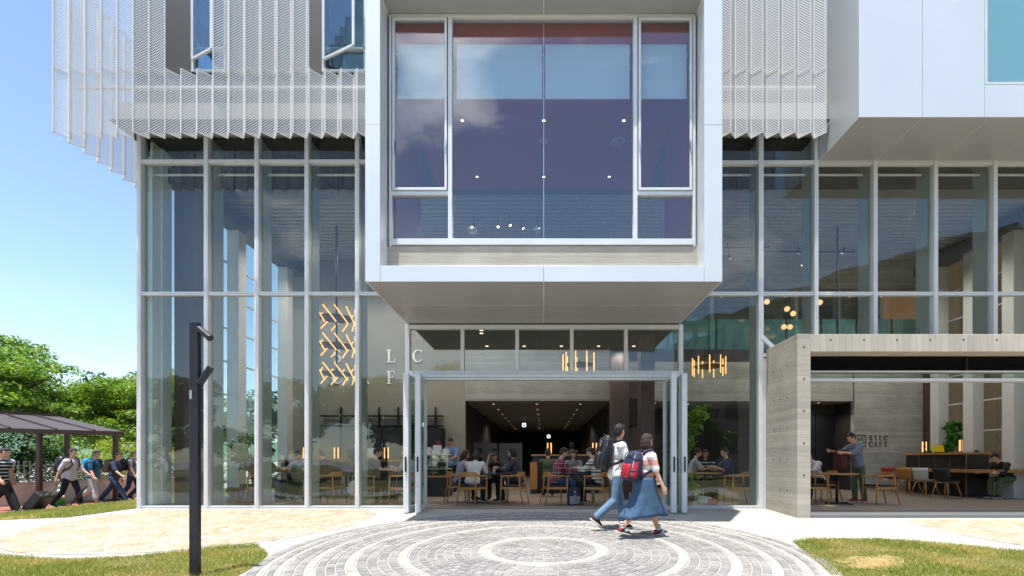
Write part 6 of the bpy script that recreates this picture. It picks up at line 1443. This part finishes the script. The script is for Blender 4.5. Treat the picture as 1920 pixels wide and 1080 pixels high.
# lamp post on the lawn
px_, py_ = -3.64, -5.35
t = thing('lamp_post', 'square charcoal lamp post with two tilted spotlights on the front lawn', 'lamp post', (px_, py_, H(px_, py_)))
MB().box(-.046, .046, -.028, .028, -.05, 2.66).build('pole', M['charcoal'], t, bevel=.006)
m = MB().box(-.047, .047, -.0305, -.0285, .42, .426).box(-.047,.047,-.0305,-.0285,1.92,1.924)
for z in (.2, .46, 1.95, 2.02): m.path([(-.025,-.032,z), (-.025,-.028,z)], .006, 8).path([(.025,-.032,z), (.025,-.028,z)], .006, 8)
m.build('cover_joint', M['blackm'], t)
MB().box(-.035, -.01, -.036, -.028, 1.86, 1.95).build('socket_plate', M['steel'], t)
for (a, b) in (((.04,-.0,2.60), (.165,-.02,2.50)), ((.15,.02,2.20), (.05,.0,2.03))):
    h_ = MB().path([a, b], .034, 14).build('spotlight', M['charcoal'], t, smooth=False); b_v, a_v = Vector(b), Vector(a); d_ = (b_v-a_v).normalized()
    MB().path([b_v-d_*.01, b_v+d_*.012], [.037,.037], 14).build('hood', M['black'], h_)
# ground cover plate strip
# potted plants
def potplant(label, loc, h, nb, pot, spread=.42, leaf=.11, n=9, seed=2, mat='leafP', flat=.45):
    rd = random.Random(seed); t = thing('potted_plant', label, 'plant', loc)
    MB().lathe([(pot*.62,0),(pot*.9,pot*.5),(pot,pot*1.1),(pot*.92,pot*1.55),(pot*.84,pot*1.55),(pot*.84,pot*1.35),(.01,pot*1.35)], n=24).build('pot', M['charcoal'], t, smooth=True)
    st = MB(); cs = []
    for i in range(nb):
        a = 2*math.pi*i/nb+rd.random(); z = pot*1.5+(h-pot*1.5)*(i+.5)/nb; e = Vector((math.cos(a)*spread*rd.uniform(.4,1), math.sin(a)*spread*rd.uniform(.4,1), z)); st.path([(0,0,pot*1.3), (e.x*.25, e.y*.25, z*.75), e], [.018,.012,.006], 6); cs.append(e)
    st.build('stem', M['bark'], t); leafcloud('foliage', M[mat], t, cs, n, .24, leaf, flat, .5); return t
potplant('tall rubber plant in a dark pot behind the left glass', (-7.0, 1.25, 0), 1.95, 16, .30, .42, .125, 16, 3)
potplant('added leafy potted plant in place of mirrored foliage, behind the glass right of the folding doors', (3.22, .55, 0), 2.25, 22, .2, .36, .10, 20, 4, 'leafA')  # plant added here to stand in for foliage mirrored in the pane
potplant('dark bushy plant behind the long counter', (12.75, 5.0, 0), 2.25, 16, .25, .45, .16, 18, 5, 'leafP')
shrub('dry ornamental grass clump beside the dark plant pot', (-7.1, .85, 0), .5, .22, 'dry', 18, 60, .05, 77, name='dried_plant') if M.setdefault('dry', leafmat('dry_leaf', C('#6a5030'), C('#a88a58'))) else None
tree('small bright tree outside the right side windows', (15.4, 4.2, -.1), 2.3, .75, 'leafB', .9, 7, .07, 60, seed=31, name='small_tree')
# opposite side of the plaza, seen mirrored in the glass
tree('round crowned tree across the plaza behind the viewer', (-7.5, -28, -.45), 9.5, 4.2, 'leafC', 3.0, 11, .22, 80, seed=51, flat=.5)
tree('broad tree across the plaza to the left of the viewer', (-14, -31, -.45), 9.0, 4.6, 'leafC', 2.8, 11, .22, 80, seed=52, flat=.5)
tree('low dense tree across the plaza to the right of the viewer', (6.5, -27, -.45), 6.0, 3.2, 'leafC', 1.2, 10, .18, 80, seed=53, flat=.5)
for i, (x, y, h_, r_) in enumerate(((-21, -30, 8.5, 4.4), (-1.5, -33, 5.5, 3.6), (12.5, -31, 7.0, 3.8), (-28, -26, 8, 4.2), (-4.5, -29, 4.6, 2.8))):  # row of trees added to block the low horizon and darken its reflection
    tree(['added dense tree at the far left of the plaza behind the viewer', 'added low round tree in the middle of the far plaza edge', 'added tree in front of the opposite concrete building', 'leftmost added tree of the far plaza edge', 'added small tree left of the middle of the far plaza edge'][i], (x, y, -.45), h_, r_, 'leafC', 1.0, 10, .24, 60, seed=60+i, flat=.6)
ob = thing('opposite_building', 'plain concrete building across the plaza behind the viewer', 'building', (24, -34, -.45)); ob.rotation_euler.z = R(58)
MB().box(-16, 14, -8, 0, 0, 17).build('wall', M['oppo'], ob); MB().box(-16.3, 14.3, -8.3, .3, 17, 17.5).build('parapet', M['oppo'], ob)
for i in range(9):
    for k in range(4): MB().box(-14+i*3, -12.2+i*3, -.0, .04, 2+k*3.8, 4.2+k*3.8).build('window', M['oppodark'], ob)
